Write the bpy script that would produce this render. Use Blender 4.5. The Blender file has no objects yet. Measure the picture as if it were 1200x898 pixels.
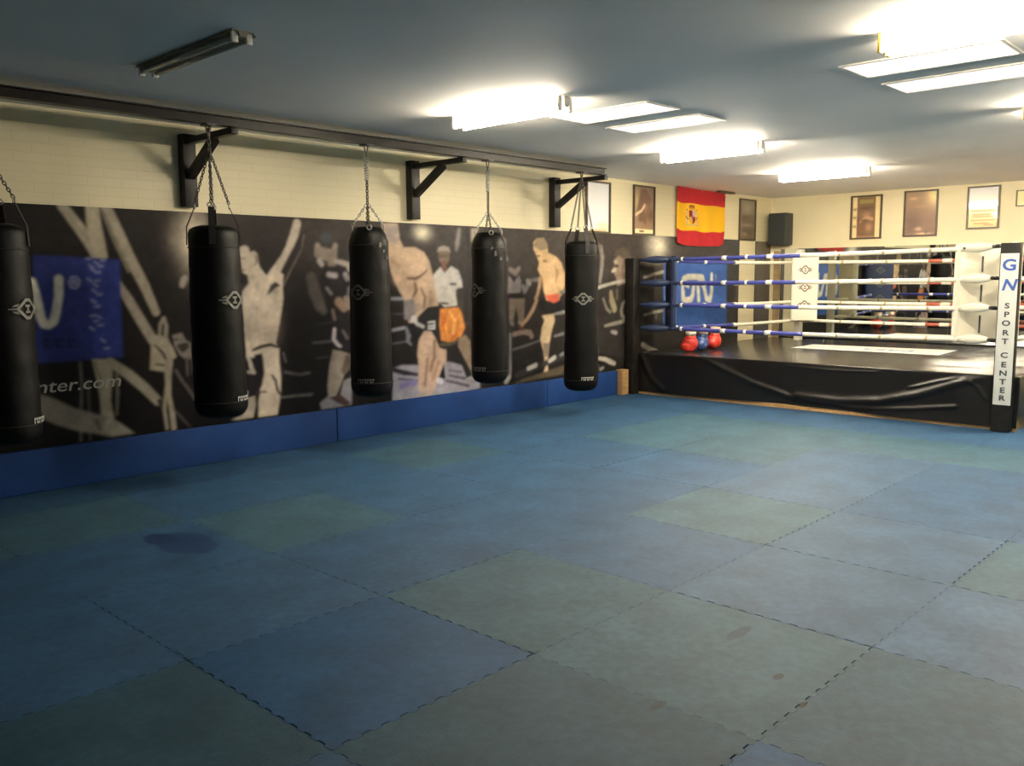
# Kick-boxing gym: foam mat floor, row of punching bags, photo mural, ring by the far wall
TUBE, PANEL, EXPOSURE = 66., 0.36, 1.95
CAMX, CAMY, CAMZ, FPX = -2.57887, -2.31966, 1.54378, 1032.07
CAMR = ((.68605629, -.72751356, -.00712653), (.09179181, .07683577, .99280941), (.72173473, .6817773, -.11949345))
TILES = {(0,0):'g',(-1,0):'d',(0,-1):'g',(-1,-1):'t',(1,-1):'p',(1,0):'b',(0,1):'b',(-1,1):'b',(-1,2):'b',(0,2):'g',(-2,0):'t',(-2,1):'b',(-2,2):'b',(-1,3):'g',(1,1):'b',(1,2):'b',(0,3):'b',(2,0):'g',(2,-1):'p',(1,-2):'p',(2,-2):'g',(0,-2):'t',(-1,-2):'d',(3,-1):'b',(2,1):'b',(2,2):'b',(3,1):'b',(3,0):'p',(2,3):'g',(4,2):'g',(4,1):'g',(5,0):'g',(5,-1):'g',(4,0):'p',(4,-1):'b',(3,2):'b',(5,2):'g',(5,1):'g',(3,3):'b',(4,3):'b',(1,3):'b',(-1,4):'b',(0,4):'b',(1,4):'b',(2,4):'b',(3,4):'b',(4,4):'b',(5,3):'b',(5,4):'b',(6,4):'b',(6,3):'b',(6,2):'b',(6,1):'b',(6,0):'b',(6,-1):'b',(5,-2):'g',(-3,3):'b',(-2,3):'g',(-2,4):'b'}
SEAMS = {('v',0,1):.002,('v',0,0):.003,('v',1,0):.0015,('h',0,0):.0012,('v',2,-1):.003,('v',2,0):.0022,('h',-1,0):.002,('v',3,0):.0022,('v',3,1):.002,('h',-1,1):.0024,('v',-1,0):.003,('h',2,0):.002,('h',3,2):.003,('h',2,2):.001,('v',1,-1):.003}
STAINS = [(-.235, 2.56, .16, .27, (.008, .032, .10), .85), (-.30, 2.75, .09, .13, (.006, .024, .08), .9), (.336, -1.003, .03, .012, (.004, .008, .01), .9), (.486, -.832, .035, .018, (.01, .016, .02), .7), (.76, -.51, .10, .03, (.012, .025, .035), .55), (-.02, -.62, .05, .02, (.015, .028, .038), .6), (.15, -1.3, .2, .12, (.02, .04, .06), .3)]
BANNER = [(8.90, 3.22), (9.66, 3.24), (9.82, 1.34), (8.94, 1.30)]
MURAL_SHAPES=[  # print colours; left part darkened to carry the dimmer light at that end
('T',(.4,.344,.262),.01,[(-.067,2.087,.036),(.021,1.961,.039),(.111,1.838,.048),(.161,1.738,.048)]),
('T',(.483,.424,.31),.008,[(.146,2.105,.049),(.15,1.966,.052),(.172,1.821,.052),(.198,1.725,.039)]),
('T',(.382,.332,.256),.008,[(.241,2.11,.039),(.307,1.947,.045),(.399,1.728,.042),(.506,1.503,.039),(.59,1.286,.032)]),
('T',(.218,.191,.14),.008,[(.224,2.046,.013),(.301,1.837,.016),(.392,1.61,.013)]),
('T',(.35,.301,.239),.008,[(.295,1.531,.026),(.379,1.386,.036),(.469,1.216,.039),(.55,1.07,.039),(.628,.955,.032)]),
('P',(.024,.036,.176),.006,[(-.288,1.726),(.325,1.701),(.306,.944),(-.335,.946)]),
('P',(.031,.048,.237),.021,[(.077,1.686),(.324,1.688),(.301,.964),(.095,.978)]),
('T',(.223,.23,.411),.008,[(.081,1.702,.008),(.109,1.705,.01)]),
('T',(.218,.227,.406),.007,[(.136,1.683,.008),(.163,1.664,.009)]),
('T',(.215,.224,.402),.007,[(.186,1.69,.008),(.215,1.693,.009)]),
('T',(.22,.228,.408),.008,[(.107,1.632,.008),(.134,1.613,.01)]),
('T',(.218,.226,.405),.008,[(.143,1.6,.008),(.172,1.603,.01)]),
('T',(.222,.23,.41),.007,[(.078,1.556,.008),(.105,1.536,.009)]),
('T',(.218,.226,.405),.008,[(.133,1.536,.008),(.161,1.539,.01)]),
('T',(.219,.227,.407),.008,[(.11,1.472,.009),(.137,1.452,.01)]),
('T',(.217,.225,.404),.008,[(.145,1.433,.009),(.174,1.436,.01)]),
('T',(.22,.228,.408),.008,[(.099,1.395,.009),(.126,1.375,.011)]),
('T',(.218,.226,.405),.008,[(.121,1.343,.008),(.149,1.346,.01)]),
('T',(.217,.225,.404),.007,[(.129,1.278,.008),(.157,1.258,.009)]),
('T',(.218,.227,.406),.007,[(.108,1.234,.008),(.136,1.236,.009)]),
('T',(.221,.229,.409),.007,[(.074,1.19,.008),(.101,1.17,.009)]),
('T',(.216,.225,.403),.008,[(.137,1.2,.009),(.166,1.202,.011)]),
('T',(.215,.224,.402),.007,[(.15,1.096,.008),(.177,1.074,.01)]),
('T',(.213,.222,.4),.007,[(.171,1.022,.008),(.2,1.024,.01)]),
('T',(.221,.229,.409),.007,[(.097,1.657,.008),(.123,1.638,.009)]),
('T',(.216,.225,.403),.008,[(.165,1.645,.008),(.193,1.648,.01)]),
('T',(.219,.227,.407),.007,[(.119,1.517,.008),(.146,1.497,.01)]),
('T',(.22,.228,.408),.008,[(.085,1.274,.008),(.113,1.276,.01)]),
('T',(.673,.648,.54),.005,[(-.406,1.477,.028),(-.409,1.283,.028)]),
('T',(.634,.618,.522),.005,[(-.307,1.537,.027),(-.281,1.401,.028),(-.267,1.277,.03),(-.247,1.227,.03),(-.218,1.219,.03),(-.181,1.243,.03),(-.159,1.311,.03),(-.133,1.435,.03),(-.125,1.554,.03)]),
('T',(.297,.304,.454),.004,[(-.052,1.534,.005),(-.035,1.566,.005)]),
('T',(.295,.302,.451),.004,[(-.035,1.566,.005),(-.004,1.569,.005)]),
('T',(.292,.299,.449),.005,[(-.004,1.569,.005),(.019,1.546,.005)]),
('T',(.29,.298,.448),.005,[(.019,1.546,.006),(.016,1.509,.006)]),
('T',(.292,.299,.449),.004,[(.016,1.509,.005),(-.01,1.483,.005)]),
('T',(.295,.302,.451),.004,[(-.01,1.483,.005),(-.04,1.49,.005)]),
('T',(.297,.304,.454),.004,[(-.04,1.49,.005),(-.053,1.516,.005)]),
('T',(.298,.304,.454),.004,[(-.053,1.516,.005),(-.052,1.534,.005)]),
('T',(.295,.302,.452),.004,[(-.027,1.547,.005),(-.03,1.503,.005)]),
('T',(.294,.301,.451),.005,[(-.027,1.544,.005),(-.003,1.543,.005)]),
('T',(.294,.301,.451),.004,[(-.028,1.525,.005),(-.004,1.528,.005)]),
('T',(.292,.3,.449),.004,[(-.004,1.528,.005),(-.002,1.502,.005)]),
('T',(.016,.018,.061),.005,[(-.249,1.108,.01),(-.252,1.065,.01)]),
('T',(.016,.018,.061),.005,[(-.249,1.108,.008),(-.208,1.106,.008)]),
('T',(.016,.018,.061),.006,[(-.252,1.065,.009),(-.211,1.062,.009)]),
('T',(.016,.018,.06),.005,[(-.167,1.104,.01),(-.169,1.06,.01)]),
('T',(.016,.017,.06),.006,[(-.167,1.104,.009),(-.125,1.101,.009)]),
('T',(.016,.017,.06),.006,[(-.169,1.06,.009),(-.128,1.057,.009)]),
('T',(.015,.017,.059),.005,[(-.083,1.099,.01),(-.086,1.055,.01)]),
('T',(.015,.017,.059),.005,[(-.083,1.099,.008),(-.04,1.097,.008)]),
('T',(.015,.017,.059),.005,[(-.086,1.055,.008),(-.043,1.052,.008)]),
('T',(.134,.126,.11),.006,[(-.014,.934,.008),(-.012,.766,.008),(-.031,.56,.008),(-.046,.332,.008)]),
('T',(.082,.076,.067),.007,[(.033,.788,.01),(.031,.565,.008),(.022,.316,.007)]),
('T',(.182,.166,.132),.005,[(.253,.821,.014),(.25,.675,.013),(.233,.502,.008)]),
('P',(.34,.304,.226),.007,[(.074,.947),(.22,.937),(.219,.811),(.194,.614),(.212,.478),(.228,.408),(.113,.45),(.117,.622),(.102,.782)]),
('T',(.109,.091,.066),.011,[(.092,.926,.007),(.123,.819,.007),(.137,.739,.007)]),
('T',(.33,.295,.231),.009,[(.206,.918,.032),(.344,.807,.039),(.46,.695,.039),(.564,.574,.035)]),
('T',(.039,.035,.031),.007,[(.578,.572,.021),(.603,.521,.021)]),
('P',(.226,.205,.174),.013,[(-.332,.727),(-.218,.677),(-.085,.592),(.055,.536),(.205,.472),(.318,.363),(.364,.336),(.184,.334),(.07,.376),(-.035,.403),(-.184,.468),(-.287,.526),(-.328,.619)]),
('P',(.334,.31,.244),.01,[(.18,.482),(.256,.432),(.357,.344),(.197,.338),(.128,.381),(.133,.461)]),
('T',(.086,.075,.066),.007,[(.077,.481,.011),(.098,.405,.01)]),
('P',(.418,.363,.268),.007,[(.538,1.098),(.608,1.108),(.676,1.063),(.715,.991),(.74,.92),(.681,.882),(.692,.826),(.633,.803),(.516,.833),(.531,.976)]),
('T',(.049,.042,.034),.007,[(.562,1.028,.007),(.628,.955,.013),(.659,.884,.011)]),
('T',(.07,.057,.041),.006,[(.567,.87,.008),(.636,.858,.008)]),
('T',(.367,.327,.256),.006,[(.607,1.094,.011),(.62,1.189,.014),(.651,1.236,.014),(.668,1.173,.015),(.656,1.078,.018),(.685,.965,.018),(.688,.882,.018)]),
('T',(.332,.294,.225),.006,[(.652,.885,.018),(.649,.704,.015),(.629,.595,.014),(.616,.498,.014),(.629,.343,.013)]),
('T',(.351,.312,.242),.006,[(.688,.882,.018),(.666,.745,.018),(.658,.606,.018),(.679,.463,.021),(.686,.335,.021)]),
('P',(.245,.214,.184),.008,[(.714,1.095),(.794,1.112),(.82,1.055),(.863,1.024),(.878,.896),(.826,.886),(.77,.932),(.73,1.004)]),
('P',(.045,.037,.033),.006,[(.745,1.017),(.841,1.032),(.853,.989),(.792,.944),(.758,.982)]),
('T',(.038,.032,.03),.006,[(.726,1.06,.007),(.755,1.058,.007)]),
('T',(.121,.101,.091),.007,[(.727,.809,.011),(.78,.713,.011),(.828,.645,.011),(.882,.554,.011)]),
('T',(.082,.067,.065),.007,[(.702,.482,.008),(.77,.395,.008),(.826,.331,.007)]),
('T',(.109,.091,.085),.007,[(.827,.9,.011),(.826,.759,.007)]),
('T',(.082,.071,.069),.007,[(.871,.897,.011),(.871,.769,.007)]),
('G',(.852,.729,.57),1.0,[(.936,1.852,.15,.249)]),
('G',(.462,.378,.283),.25,[(.792,1.869,.101,.123)]),
('T',(.397,.342,.294),.008,[(.832,1.541,.025),(.822,1.499,.025),(.847,1.554,.025)]),
('T',(.548,.474,.398),.008,[(1.923,2.034,.039),(1.892,1.935,.042),(1.834,1.813,.039),(1.787,1.73,.041),(1.722,1.639,.051),(1.659,1.557,.059)]),
('T',(.145,.123,.102),.007,[(1.99,1.931,.008),(1.958,1.808,.008),(1.891,1.701,.008),(1.825,1.594,.008),(1.75,1.474,.01)]),
('P',(.029,.022,.023),.011,[(1.936,1.929),(1.982,1.961),(1.958,1.808),(1.882,1.701),(1.77,1.534),(1.716,1.489),(1.738,1.609),(1.813,1.73),(1.888,1.837)]),
('P',(.602,.517,.419),.008,[(1.341,1.811),(1.406,1.834),(1.462,1.814),(1.509,1.771),(1.531,1.698),(1.536,1.639),(1.584,1.58),(1.617,1.565),(1.687,1.624),(1.763,1.579),(1.75,1.474),(1.754,1.368),(1.721,1.217),(1.679,1.052),(1.659,.977),(1.691,.929),(1.686,.807),(1.698,.684),(1.69,.515),(1.647,.334),(1.459,.333),(1.466,.477),(1.486,.551),(1.466,.854),(1.368,.876),(1.36,1.039),(1.353,1.231),(1.346,1.421),(1.397,1.478),(1.423,1.507),(1.41,1.58),(1.37,1.595),(1.357,1.653),(1.352,1.711)]),
('G',(.393,.319,.249),.35,[(1.632,1.145,.103,.166)]),
('G',(.347,.277,.212),.5,[(1.478,1.107,.059,.037)]),
('G',(.734,.622,.492),.6,[(1.458,1.389,.083,.088)]),
('G',(.402,.315,.241),.5,[(1.523,1.351,.033,.019)]),
('P',(.034,.028,.026),.01,[(1.382,1.841),(1.448,1.872),(1.529,1.83),(1.558,1.742),(1.545,1.639),(1.521,1.668),(1.517,1.756),(1.485,1.785),(1.444,1.77),(1.429,1.813)]),
('T',(.255,.195,.147),.007,[(1.352,1.718,.01),(1.393,1.718,.007)]),
('T',(.212,.158,.119),.006,[(1.356,1.624,.007),(1.388,1.617,.006)]),
('T',(.207,.163,.125),.006,[(1.5,1.741,.008),(1.506,1.698,.008),(1.488,1.661,.008)]),
('P',(.038,.036,.032),.01,[(1.63,1.49),(1.683,1.52),(1.733,1.482),(1.68,1.46),(1.627,1.416),(1.592,1.401)]),
('T',(.175,.153,.14),.007,[(1.263,1.364,.009),(1.305,1.414,.01),(1.354,1.421,.007)]),
('T',(.421,.395,.37),.006,[(1.255,1.365,.011),(1.287,1.371,.013)]),
('T',(.175,.153,.14),.007,[(1.285,1.32,.007),(1.332,1.297,.007)]),
('G',(.242,.186,.144),.45,[(1.675,1.355,.043,.068)]),
('G',(.29,.225,.17),.35,[(1.41,1.066,.025,.148)]),
('G',(.709,.601,.49),.4,[(1.535,1.254,.067,.045)]),
('G',(.248,.191,.146),.3,[(1.507,1.016,.017,.105)]),
('G',(.261,.203,.16),.35,[(1.611,1.056,.077,.091)]),
('G',(.722,.613,.505),.3,[(1.565,1.178,.051,.03)]),
('G',(.201,.151,.117),.5,[(1.679,1.437,.034,.03)]),
('G',(.721,.628,.52),.35,[(1.582,1.357,.059,.045)]),
('G',(.241,.184,.138),.3,[(1.485,1.255,.013,.088)]),
('G',(.249,.191,.146),.4,[(1.496,1.492,.025,.037)]),
('G',(.288,.224,.169),.4,[(1.466,1.558,.033,.029)]),
('G',(.269,.21,.16),.4,[(1.618,.461,.043,.108)]),
('G',(.672,.568,.46),.3,[(1.56,.695,.051,.106)]),
('T',(.021,.015,.015),.007,[(1.437,.931,.013),(1.521,.955,.015),(1.607,.965,.015),(1.683,.938,.01)]),
('P',(.014,.012,.017),.009,[(1.443,.885),(1.519,.895),(1.532,.819),(1.536,.713),(1.505,.609),(1.469,.552),(1.426,.526),(1.368,.532),(1.369,.712),(1.428,.737)]),
('T',(.446,.409,.355),.007,[(1.377,.883,.015),(1.399,.829,.015),(1.413,.768,.019),(1.436,.729,.013),(1.378,.741,.012)]),
('T',(.027,.021,.023),.007,[(1.704,.837,.008),(1.718,.744,.008),(1.713,.636,.008)]),
('T',(.021,.017,.019),.006,[(1.611,.691,.011),(1.644,.642,.013),(1.657,.564,.013),(1.681,.516,.011)]),
('T',(.102,.092,.092),.007,[(1.732,.881,.01),(1.755,.802,.01)]),
('T',(.11,.101,.102),.007,[(1.743,.711,.013),(1.821,.689,.01),(1.911,.673,.01),(2.003,.681,.008)]),
('T',(.145,.129,.121),.007,[(1.68,.485,.008),(1.84,.484,.007),(2.013,.474,.007)]),
('T',(.06,.042,.039),.007,[(1.452,.554,.008),(1.545,.552,.008)]),
('P',(.412,.365,.296),.007,[(1.368,.517),(1.434,.526),(1.439,.449),(1.409,.339),(1.261,.335),(1.197,.343),(1.312,.374),(1.355,.429)]),
('T',(.783,.729,.735),.005,[(1.321,.567,.012),(1.353,.564,.012)]),
('G',(.06,.066,.083),1.0,[(2.228,1.914,.057,.062)]),
('T',(.309,.252,.202),.018,[(2.132,1.842,.025),(2.138,1.765,.038),(2.213,1.75,.042),(2.308,1.783,.034),(2.33,1.846,.025)]),
('T',(.22,.18,.153),.019,[(2.158,1.781,.054),(2.288,1.751,.054),(2.305,1.704,.045)]),
('T',(.362,.329,.303),.011,[(2.145,1.703,.025),(2.172,1.672,.025)]),
('T',(.349,.31,.276),.013,[(2.325,1.704,.017),(2.401,1.689,.025),(2.469,1.673,.025),(2.477,1.609,.017)]),
('T',(.212,.173,.131),.016,[(2.268,1.719,.034),(2.275,1.664,.034)]),
('P',(.019,.015,.018),.016,[(2.19,1.656),(2.361,1.657),(2.496,1.593),(2.487,1.335),(2.368,1.306),(2.235,1.357),(2.147,1.5)]),
('T',(.106,.093,.084),.024,[(2.056,1.547,.054),(2.088,1.423,.063),(2.139,1.296,.054),(2.174,1.248,.036)]),
('T',(.345,.314,.323),.013,[(2.244,1.578,.025),(2.32,1.57,.025)]),
('T',(.255,.237,.245),.014,[(2.436,1.577,.027),(2.455,1.545,.027)]),
('T',(.22,.202,.201),.012,[(2.22,1.452,.015),(2.265,1.404,.017)]),
('T',(.145,.143,.173),.014,[(2.471,1.449,.017),(2.458,1.368,.017)]),
('T',(.282,.191,.144),.016,[(2.349,1.323,.045),(2.406,1.273,.045),(2.467,1.336,.036)]),
('T',(.181,.14,.117),.012,[(2.279,1.245,.017),(2.295,1.164,.017)]),
('T',(.254,.205,.174),.013,[(2.428,1.353,.027),(2.465,1.271,.027)]),
('P',(.013,.012,.016),.011,[(2.264,1.118),(2.479,1.124),(2.49,.879),(2.371,.854),(2.257,.926)]),
('T',(.442,.407,.421),.008,[(2.291,1.068,.017),(2.278,.973,.019),(2.324,.922,.017),(2.353,.904,.014)]),
('T',(.134,.121,.11),.01,[(2.387,1.048,.013),(2.434,.98,.018)]),
('P',(.303,.257,.218),.01,[(2.265,.877),(2.371,.854),(2.488,.813),(2.475,.716),(2.382,.625),(2.339,.53),(2.276,.422),(2.2,.43),(2.194,.544),(2.22,.719)]),
('P',(.133,.104,.082),.012,[(2.409,.819),(2.488,.805),(2.474,.699),(2.382,.625),(2.354,.676)]),
('P',(.225,.216,.246),.013,[(2.103,.392),(2.2,.447),(2.314,.386),(2.38,.576),(2.471,.601),(2.461,.337),(2.351,.332),(2.119,.326)]),
('P',(.052,.025,.022),.01,[(2.209,.429),(2.336,.449),(2.452,.354),(2.391,.328),(2.294,.371)]),
('T',(.077,.07,.073),.01,[(2.051,.954,.009),(2.144,.956,.012),(2.248,.958,.013)]),
('T',(.038,.036,.04),.01,[(2.082,.81,.007),(2.224,.816,.008)]),
('T',(.03,.028,.033),.008,[(2.113,1.124,.006),(2.265,1.134,.007)]),
('T',(.063,.057,.065),.008,[(1.813,.697,.01),(1.893,.675,.012),(1.984,.691,.008)]),
('T',(.063,.06,.07),.006,[(1.804,.495,.008),(2.032,.488,.008)]),
('P',(.325,.312,.377),.014,[(2.973,.643),(3.095,.668),(3.321,.65),(3.725,.655),(4.0,.598),(4.179,.47),(4.203,.326),(3.668,.295),(2.963,.299)]),
('P',(.022,.019,.025),.013,[(2.963,.661),(3.138,.612),(3.341,.56),(3.318,.535),(3.114,.562),(2.972,.608)]),
('T',(.09,.081,.136),.011,[(3.047,.533,.012),(3.317,.491,.01)]),
('T',(.1,.091,.103),.013,[(3.746,.507,.011),(3.997,.448,.018),(4.178,.413,.018)]),
('T',(.084,.072,.075),.012,[(3.696,.457,.011),(4.021,.371,.017)]),
('T',(.22,.193,.414),.018,[(3.089,.46,.031),(3.27,.478,.031)]),
('T',(.148,.127,.141),.013,[(3.735,.563,.01),(3.922,.529,.01)]),
('T',(.316,.32,.373),.009,[(2.983,1.34,.016),(3.158,1.336,.016)]),
('T',(.316,.311,.373),.009,[(2.985,1.027,.016),(3.15,1.045,.016)]),
('T',(.071,.07,.085),.008,[(2.99,1.188,.009),(3.154,1.182,.009)]),
('T',(.106,.105,.125),.008,[(2.981,.891,.009),(3.169,.905,.009)]),
('T',(.075,.053,.053),.009,[(3.932,1.054,.011),(4.136,1.036,.013)]),
('P',(.188,.14,.108),.011,[(3.606,1.82),(3.655,1.856),(3.739,1.857),(3.774,1.814),(3.773,1.743),(3.735,1.689),(3.675,1.68),(3.616,1.723)]),
('P',(.294,.265,.238),.011,[(3.594,1.811),(3.619,1.855),(3.691,1.874),(3.763,1.858),(3.786,1.805),(3.702,1.821)]),
('G',(.077,.049,.039),.6,[(3.677,1.768,.048,.018)]),
('G',(.295,.226,.181),.5,[(3.652,1.724,.03,.022)]),
('T',(.181,.094,.072),.013,[(3.687,1.689,.035),(3.698,1.627,.035)]),
('P',(.591,.566,.533),.012,[(3.542,1.574),(3.638,1.653),(3.697,1.591),(3.795,1.663),(3.893,1.618),(3.941,1.519),(3.952,1.437),(3.877,1.429),(3.851,1.357),(3.886,1.247),(3.689,1.235),(3.583,1.309),(3.526,1.416)]),
('T',(.097,.088,.08),.009,[(3.779,1.475,.012),(3.853,1.474,.012)]),
('T',(.044,.04,.039),.008,[(3.642,1.281,.01),(3.738,1.269,.01)]),
('P',(.061,.051,.047),.014,[(3.852,1.411),(3.952,1.428),(3.971,1.117),(3.932,1.045),(3.873,1.23)]),
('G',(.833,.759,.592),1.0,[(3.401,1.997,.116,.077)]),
('T',(.248,.229,.222),.02,[(3.914,2.04,.026),(3.886,1.905,.031),(3.873,1.842,.021)]),
('P',(.401,.34,.277),.011,[(4.09,2.063),(4.206,2.067),(4.153,1.993),(4.087,1.919)]),
('T',(.042,.041,.046),.011,[(4.027,2.061,.021),(4.048,1.863,.021),(4.054,1.499,.021),(4.059,1.039,.021)]),
('P',(.572,.415,.295),.01,[(2.878,2.071),(3.081,2.079),(3.098,1.929),(3.151,1.846),(3.307,1.849),(3.419,1.8),(3.487,1.714),(3.53,1.574),(3.572,1.38),(3.616,1.219),(3.543,1.133),(3.446,1.031),(3.331,1.036),(3.196,1.094),(3.136,1.337),(3.073,1.423),(2.99,1.576),(2.932,1.759)]),
('P',(.389,.324,.289),.018,[(2.91,2.064),(3.08,2.062),(3.087,1.912),(2.999,1.877),(2.917,1.957)]),
('G',(.74,.532,.361),.8,[(3.236,1.729,.101,.077)]),
('G',(.709,.505,.36),.7,[(3.076,1.525,.077,.06)]),
('G',(.453,.268,.169),.8,[(3.015,1.693,.044,.033)]),
('G',(.218,.134,.092),.9,[(3.276,1.54,.079,.017)]),
('T',(.163,.093,.063),.013,[(3.186,1.541,.009),(3.298,1.532,.015),(3.391,1.574,.012),(3.449,1.618,.011)]),
('G',(.264,.171,.127),.8,[(3.295,1.42,.034,.104)]),
('G',(.205,.137,.105),.7,[(3.5,1.311,.059,.123)]),
('G',(.288,.234,.207),.8,[(3.302,1.246,.092,.078)]),
('T',(.14,.08,.056),.013,[(3.286,1.489,.012),(3.307,1.419,.016),(3.259,1.351,.012)]),
('T',(.187,.122,.091),.016,[(3.364,1.436,.01),(3.419,1.348,.017),(3.405,1.243,.015)]),
('P',(.22,.2,.211),.014,[(3.136,1.32),(3.27,1.334),(3.289,1.177),(3.219,1.111),(3.141,1.131)]),
('T',(.52,.506,.515),.01,[(3.265,1.126,.037),(3.297,1.055,.037)]),
('P',(.021,.02,.023),.009,[(3.311,1.142),(3.452,1.242),(3.617,1.255),(3.621,.879),(3.514,.903),(3.422,.997),(3.307,1.002)]),
('T',(.543,.555,.584),.005,[(3.459,1.083,.009),(3.542,1.089,.009)]),
('T',(.543,.555,.584),.005,[(3.458,1.048,.01),(3.541,1.049,.01)]),
('T',(.543,.555,.584),.005,[(3.458,1.021,.01),(3.54,1.018,.01)]),
('T',(.541,.553,.58),.005,[(3.542,1.089,.01),(3.54,1.018,.01)]),
('P',(.016,.015,.02),.009,[(3.151,1.079),(3.264,1.091),(3.353,1.0),(3.35,.877),(3.257,.848),(3.168,.871),(3.137,.976)]),
('T',(.185,.186,.212),.01,[(3.161,1.044,.014),(3.192,.956,.03),(3.18,.905,.02),(3.224,.867,.01)]),
('T',(.402,.388,.402),.007,[(3.32,1.072,.019),(3.389,1.042,.019)]),
('P',(.682,.262,.067),.01,[(3.628,1.219),(3.885,1.229),(3.934,1.173),(3.982,1.006),(3.929,.917),(3.853,.866),(3.73,.864),(3.633,.888),(3.613,1.059)]),
('T',(.83,.433,.142),.013,[(3.761,1.179,.016),(3.833,1.086,.019),(3.805,.96,.017)]),
('T',(.532,.14,.03),.012,[(3.671,.984,.016),(3.686,1.11,.015),(3.725,1.198,.01)]),
('T',(.574,.127,.041),.013,[(3.779,.879,.013),(3.855,.939,.015)]),
('T',(.805,.376,.109),.013,[(3.909,1.137,.017),(3.932,1.027,.021)]),
('T',(.442,.119,.036),.011,[(3.651,1.165,.01),(3.648,1.039,.012)]),
('T',(.807,.354,.086),.011,[(3.697,1.037,.021),(3.719,.946,.017)]),
('T',(.098,.089,.063),.01,[(3.632,.843,.019),(3.729,.837,.021),(3.828,.858,.015),(3.879,.901,.012)]),
('T',(.031,.028,.025),.009,[(3.619,.807,.017),(3.728,.81,.015)]),
('P',(.544,.393,.304),.011,[(3.328,.914),(3.399,.998),(3.492,.993),(3.55,.919),(3.607,.808),(3.703,.784),(3.701,.657),(3.625,.518),(3.55,.416),(3.5,.33),(3.312,.314),(3.304,.457),(3.32,.633),(3.301,.775)]),
('T',(.299,.186,.128),.016,[(3.537,.884,.019),(3.533,.723,.021),(3.482,.584,.021)]),
('T',(.303,.181,.124),.016,[(3.439,.712,.015),(3.411,.536,.017),(3.396,.43,.015)]),
('T',(.393,.244,.176),.014,[(3.592,.665,.021),(3.504,.492,.021)]),
('G',(.641,.475,.352),.6,[(3.382,.787,.047,.088)]),
('G',(.33,.299,.318),.7,[(3.359,.345,.094,.045)]),
('P',(.022,.019,.02),.011,[(3.703,.784),(3.852,.829),(4.026,.633),(4.088,.478),(3.997,.448),(3.923,.603),(3.774,.652)]),
('P',(.01,.01,.013),.009,[(3.575,.468),(3.664,.642),(3.685,.494),(3.647,.443)]),
('P',(.285,.219,.158),.012,[(3.878,.883),(3.98,.932),(4.056,.854),(4.075,.517),(3.988,.636),(3.877,.809)]),
('T',(.639,.627,.7),.008,[(3.587,.467,.031),(3.623,.454,.033)]),
('T',(.283,.28,.298),.011,[(3.997,.43,.032),(4.113,.448,.026)]),
('T',(.197,.187,.187),.014,[(4.55,1.976,.022),(4.604,1.94,.028),(4.602,1.78,.028),(4.643,1.742,.022)]),
('T',(.201,.166,.156),.013,[(4.698,1.628,.028),(4.782,1.59,.034),(4.839,1.638,.028)]),
('P',(.201,.178,.177),.014,[(4.669,1.552),(4.767,1.493),(4.839,1.57),(4.881,1.492),(4.865,1.356),(4.653,1.36)]),
('T',(.028,.015,.014),.011,[(4.739,1.532,.017),(4.753,1.503,.013)]),
('T',(.188,.177,.188),.014,[(4.909,1.434,.03),(4.938,1.375,.026),(5.012,1.491,.031)]),
('T',(.175,.158,.159),.012,[(5.012,1.501,.017),(5.16,1.51,.023)]),
('T',(.265,.245,.234),.011,[(4.983,1.501,.023),(5.026,1.462,.023)]),
('P',(.014,.013,.014),.012,[(4.667,1.36),(4.909,1.365),(4.908,1.297),(4.666,1.283)]),
('P',(.188,.148,.119),.013,[(4.68,1.302),(4.937,1.296),(4.921,1.041),(4.834,1.045),(4.792,1.202),(4.734,1.049),(4.678,1.071)]),
('T',(.136,.127,.12),.012,[(4.705,1.04,.027),(4.733,1.01,.024)]),
('T',(.266,.218,.175),.012,[(4.848,1.025,.027),(4.891,1.003,.024)]),
('T',(.228,.165,.142),.013,[(4.746,.893,.026),(4.905,.914,.03),(5.022,.898,.035),(5.052,.857,.035)]),
('T',(.136,.041,.031),.012,[(4.848,.986,.017),(4.905,.944,.017)]),
('P',(.628,.428,.237),.01,[(5.089,1.942),(5.148,1.982),(5.268,1.995),(5.329,1.928),(5.344,1.828),(5.498,1.78),(5.593,1.71),(5.656,1.568),(5.656,1.445),(5.592,1.323),(5.482,1.264),(5.326,1.247),(5.265,1.389),(5.221,1.549),(5.161,1.629),(5.191,1.708),(5.147,1.786),(5.088,1.864)]),
('P',(.263,.201,.127),.012,[(5.088,1.903),(5.148,1.982),(5.268,1.995),(5.329,1.928),(5.328,1.868),(5.207,1.846),(5.118,1.884)]),
('G',(.748,.537,.306),.6,[(5.405,1.669,.109,.09)]),
('T',(.344,.198,.098),.012,[(5.482,1.649,.012),(5.514,1.588,.015),(5.482,1.487,.012)]),
('T',(.263,.134,.06),.012,[(5.267,1.728,.018),(5.313,1.728,.017)]),
('T',(.552,.356,.202),.01,[(5.561,1.385,.038),(5.513,1.263,.03)]),
('T',(.11,.072,.05),.007,[(5.162,1.786,.012),(5.192,1.787,.012)]),
('T',(.356,.207,.1),.012,[(5.236,1.529,.012),(5.265,1.409,.012)]),
('T',(.477,.316,.193),.011,[(5.205,1.529,.024),(5.19,1.43,.024),(5.159,1.341,.024),(5.129,1.292,.027)]),
('T',(.447,.285,.18),.011,[(5.144,1.272,.024),(5.069,1.155,.027),(4.979,1.059,.024),(4.891,1.003,.024)]),
('P',(.014,.013,.014),.01,[(5.174,1.271),(5.326,1.267),(5.576,1.261),(5.64,1.178),(5.56,1.118),(5.325,1.106),(5.204,1.15)]),
('P',(.614,.123,.071),.014,[(5.296,1.328),(5.545,1.344),(5.545,1.262),(5.45,1.234),(5.341,1.267)]),
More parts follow.
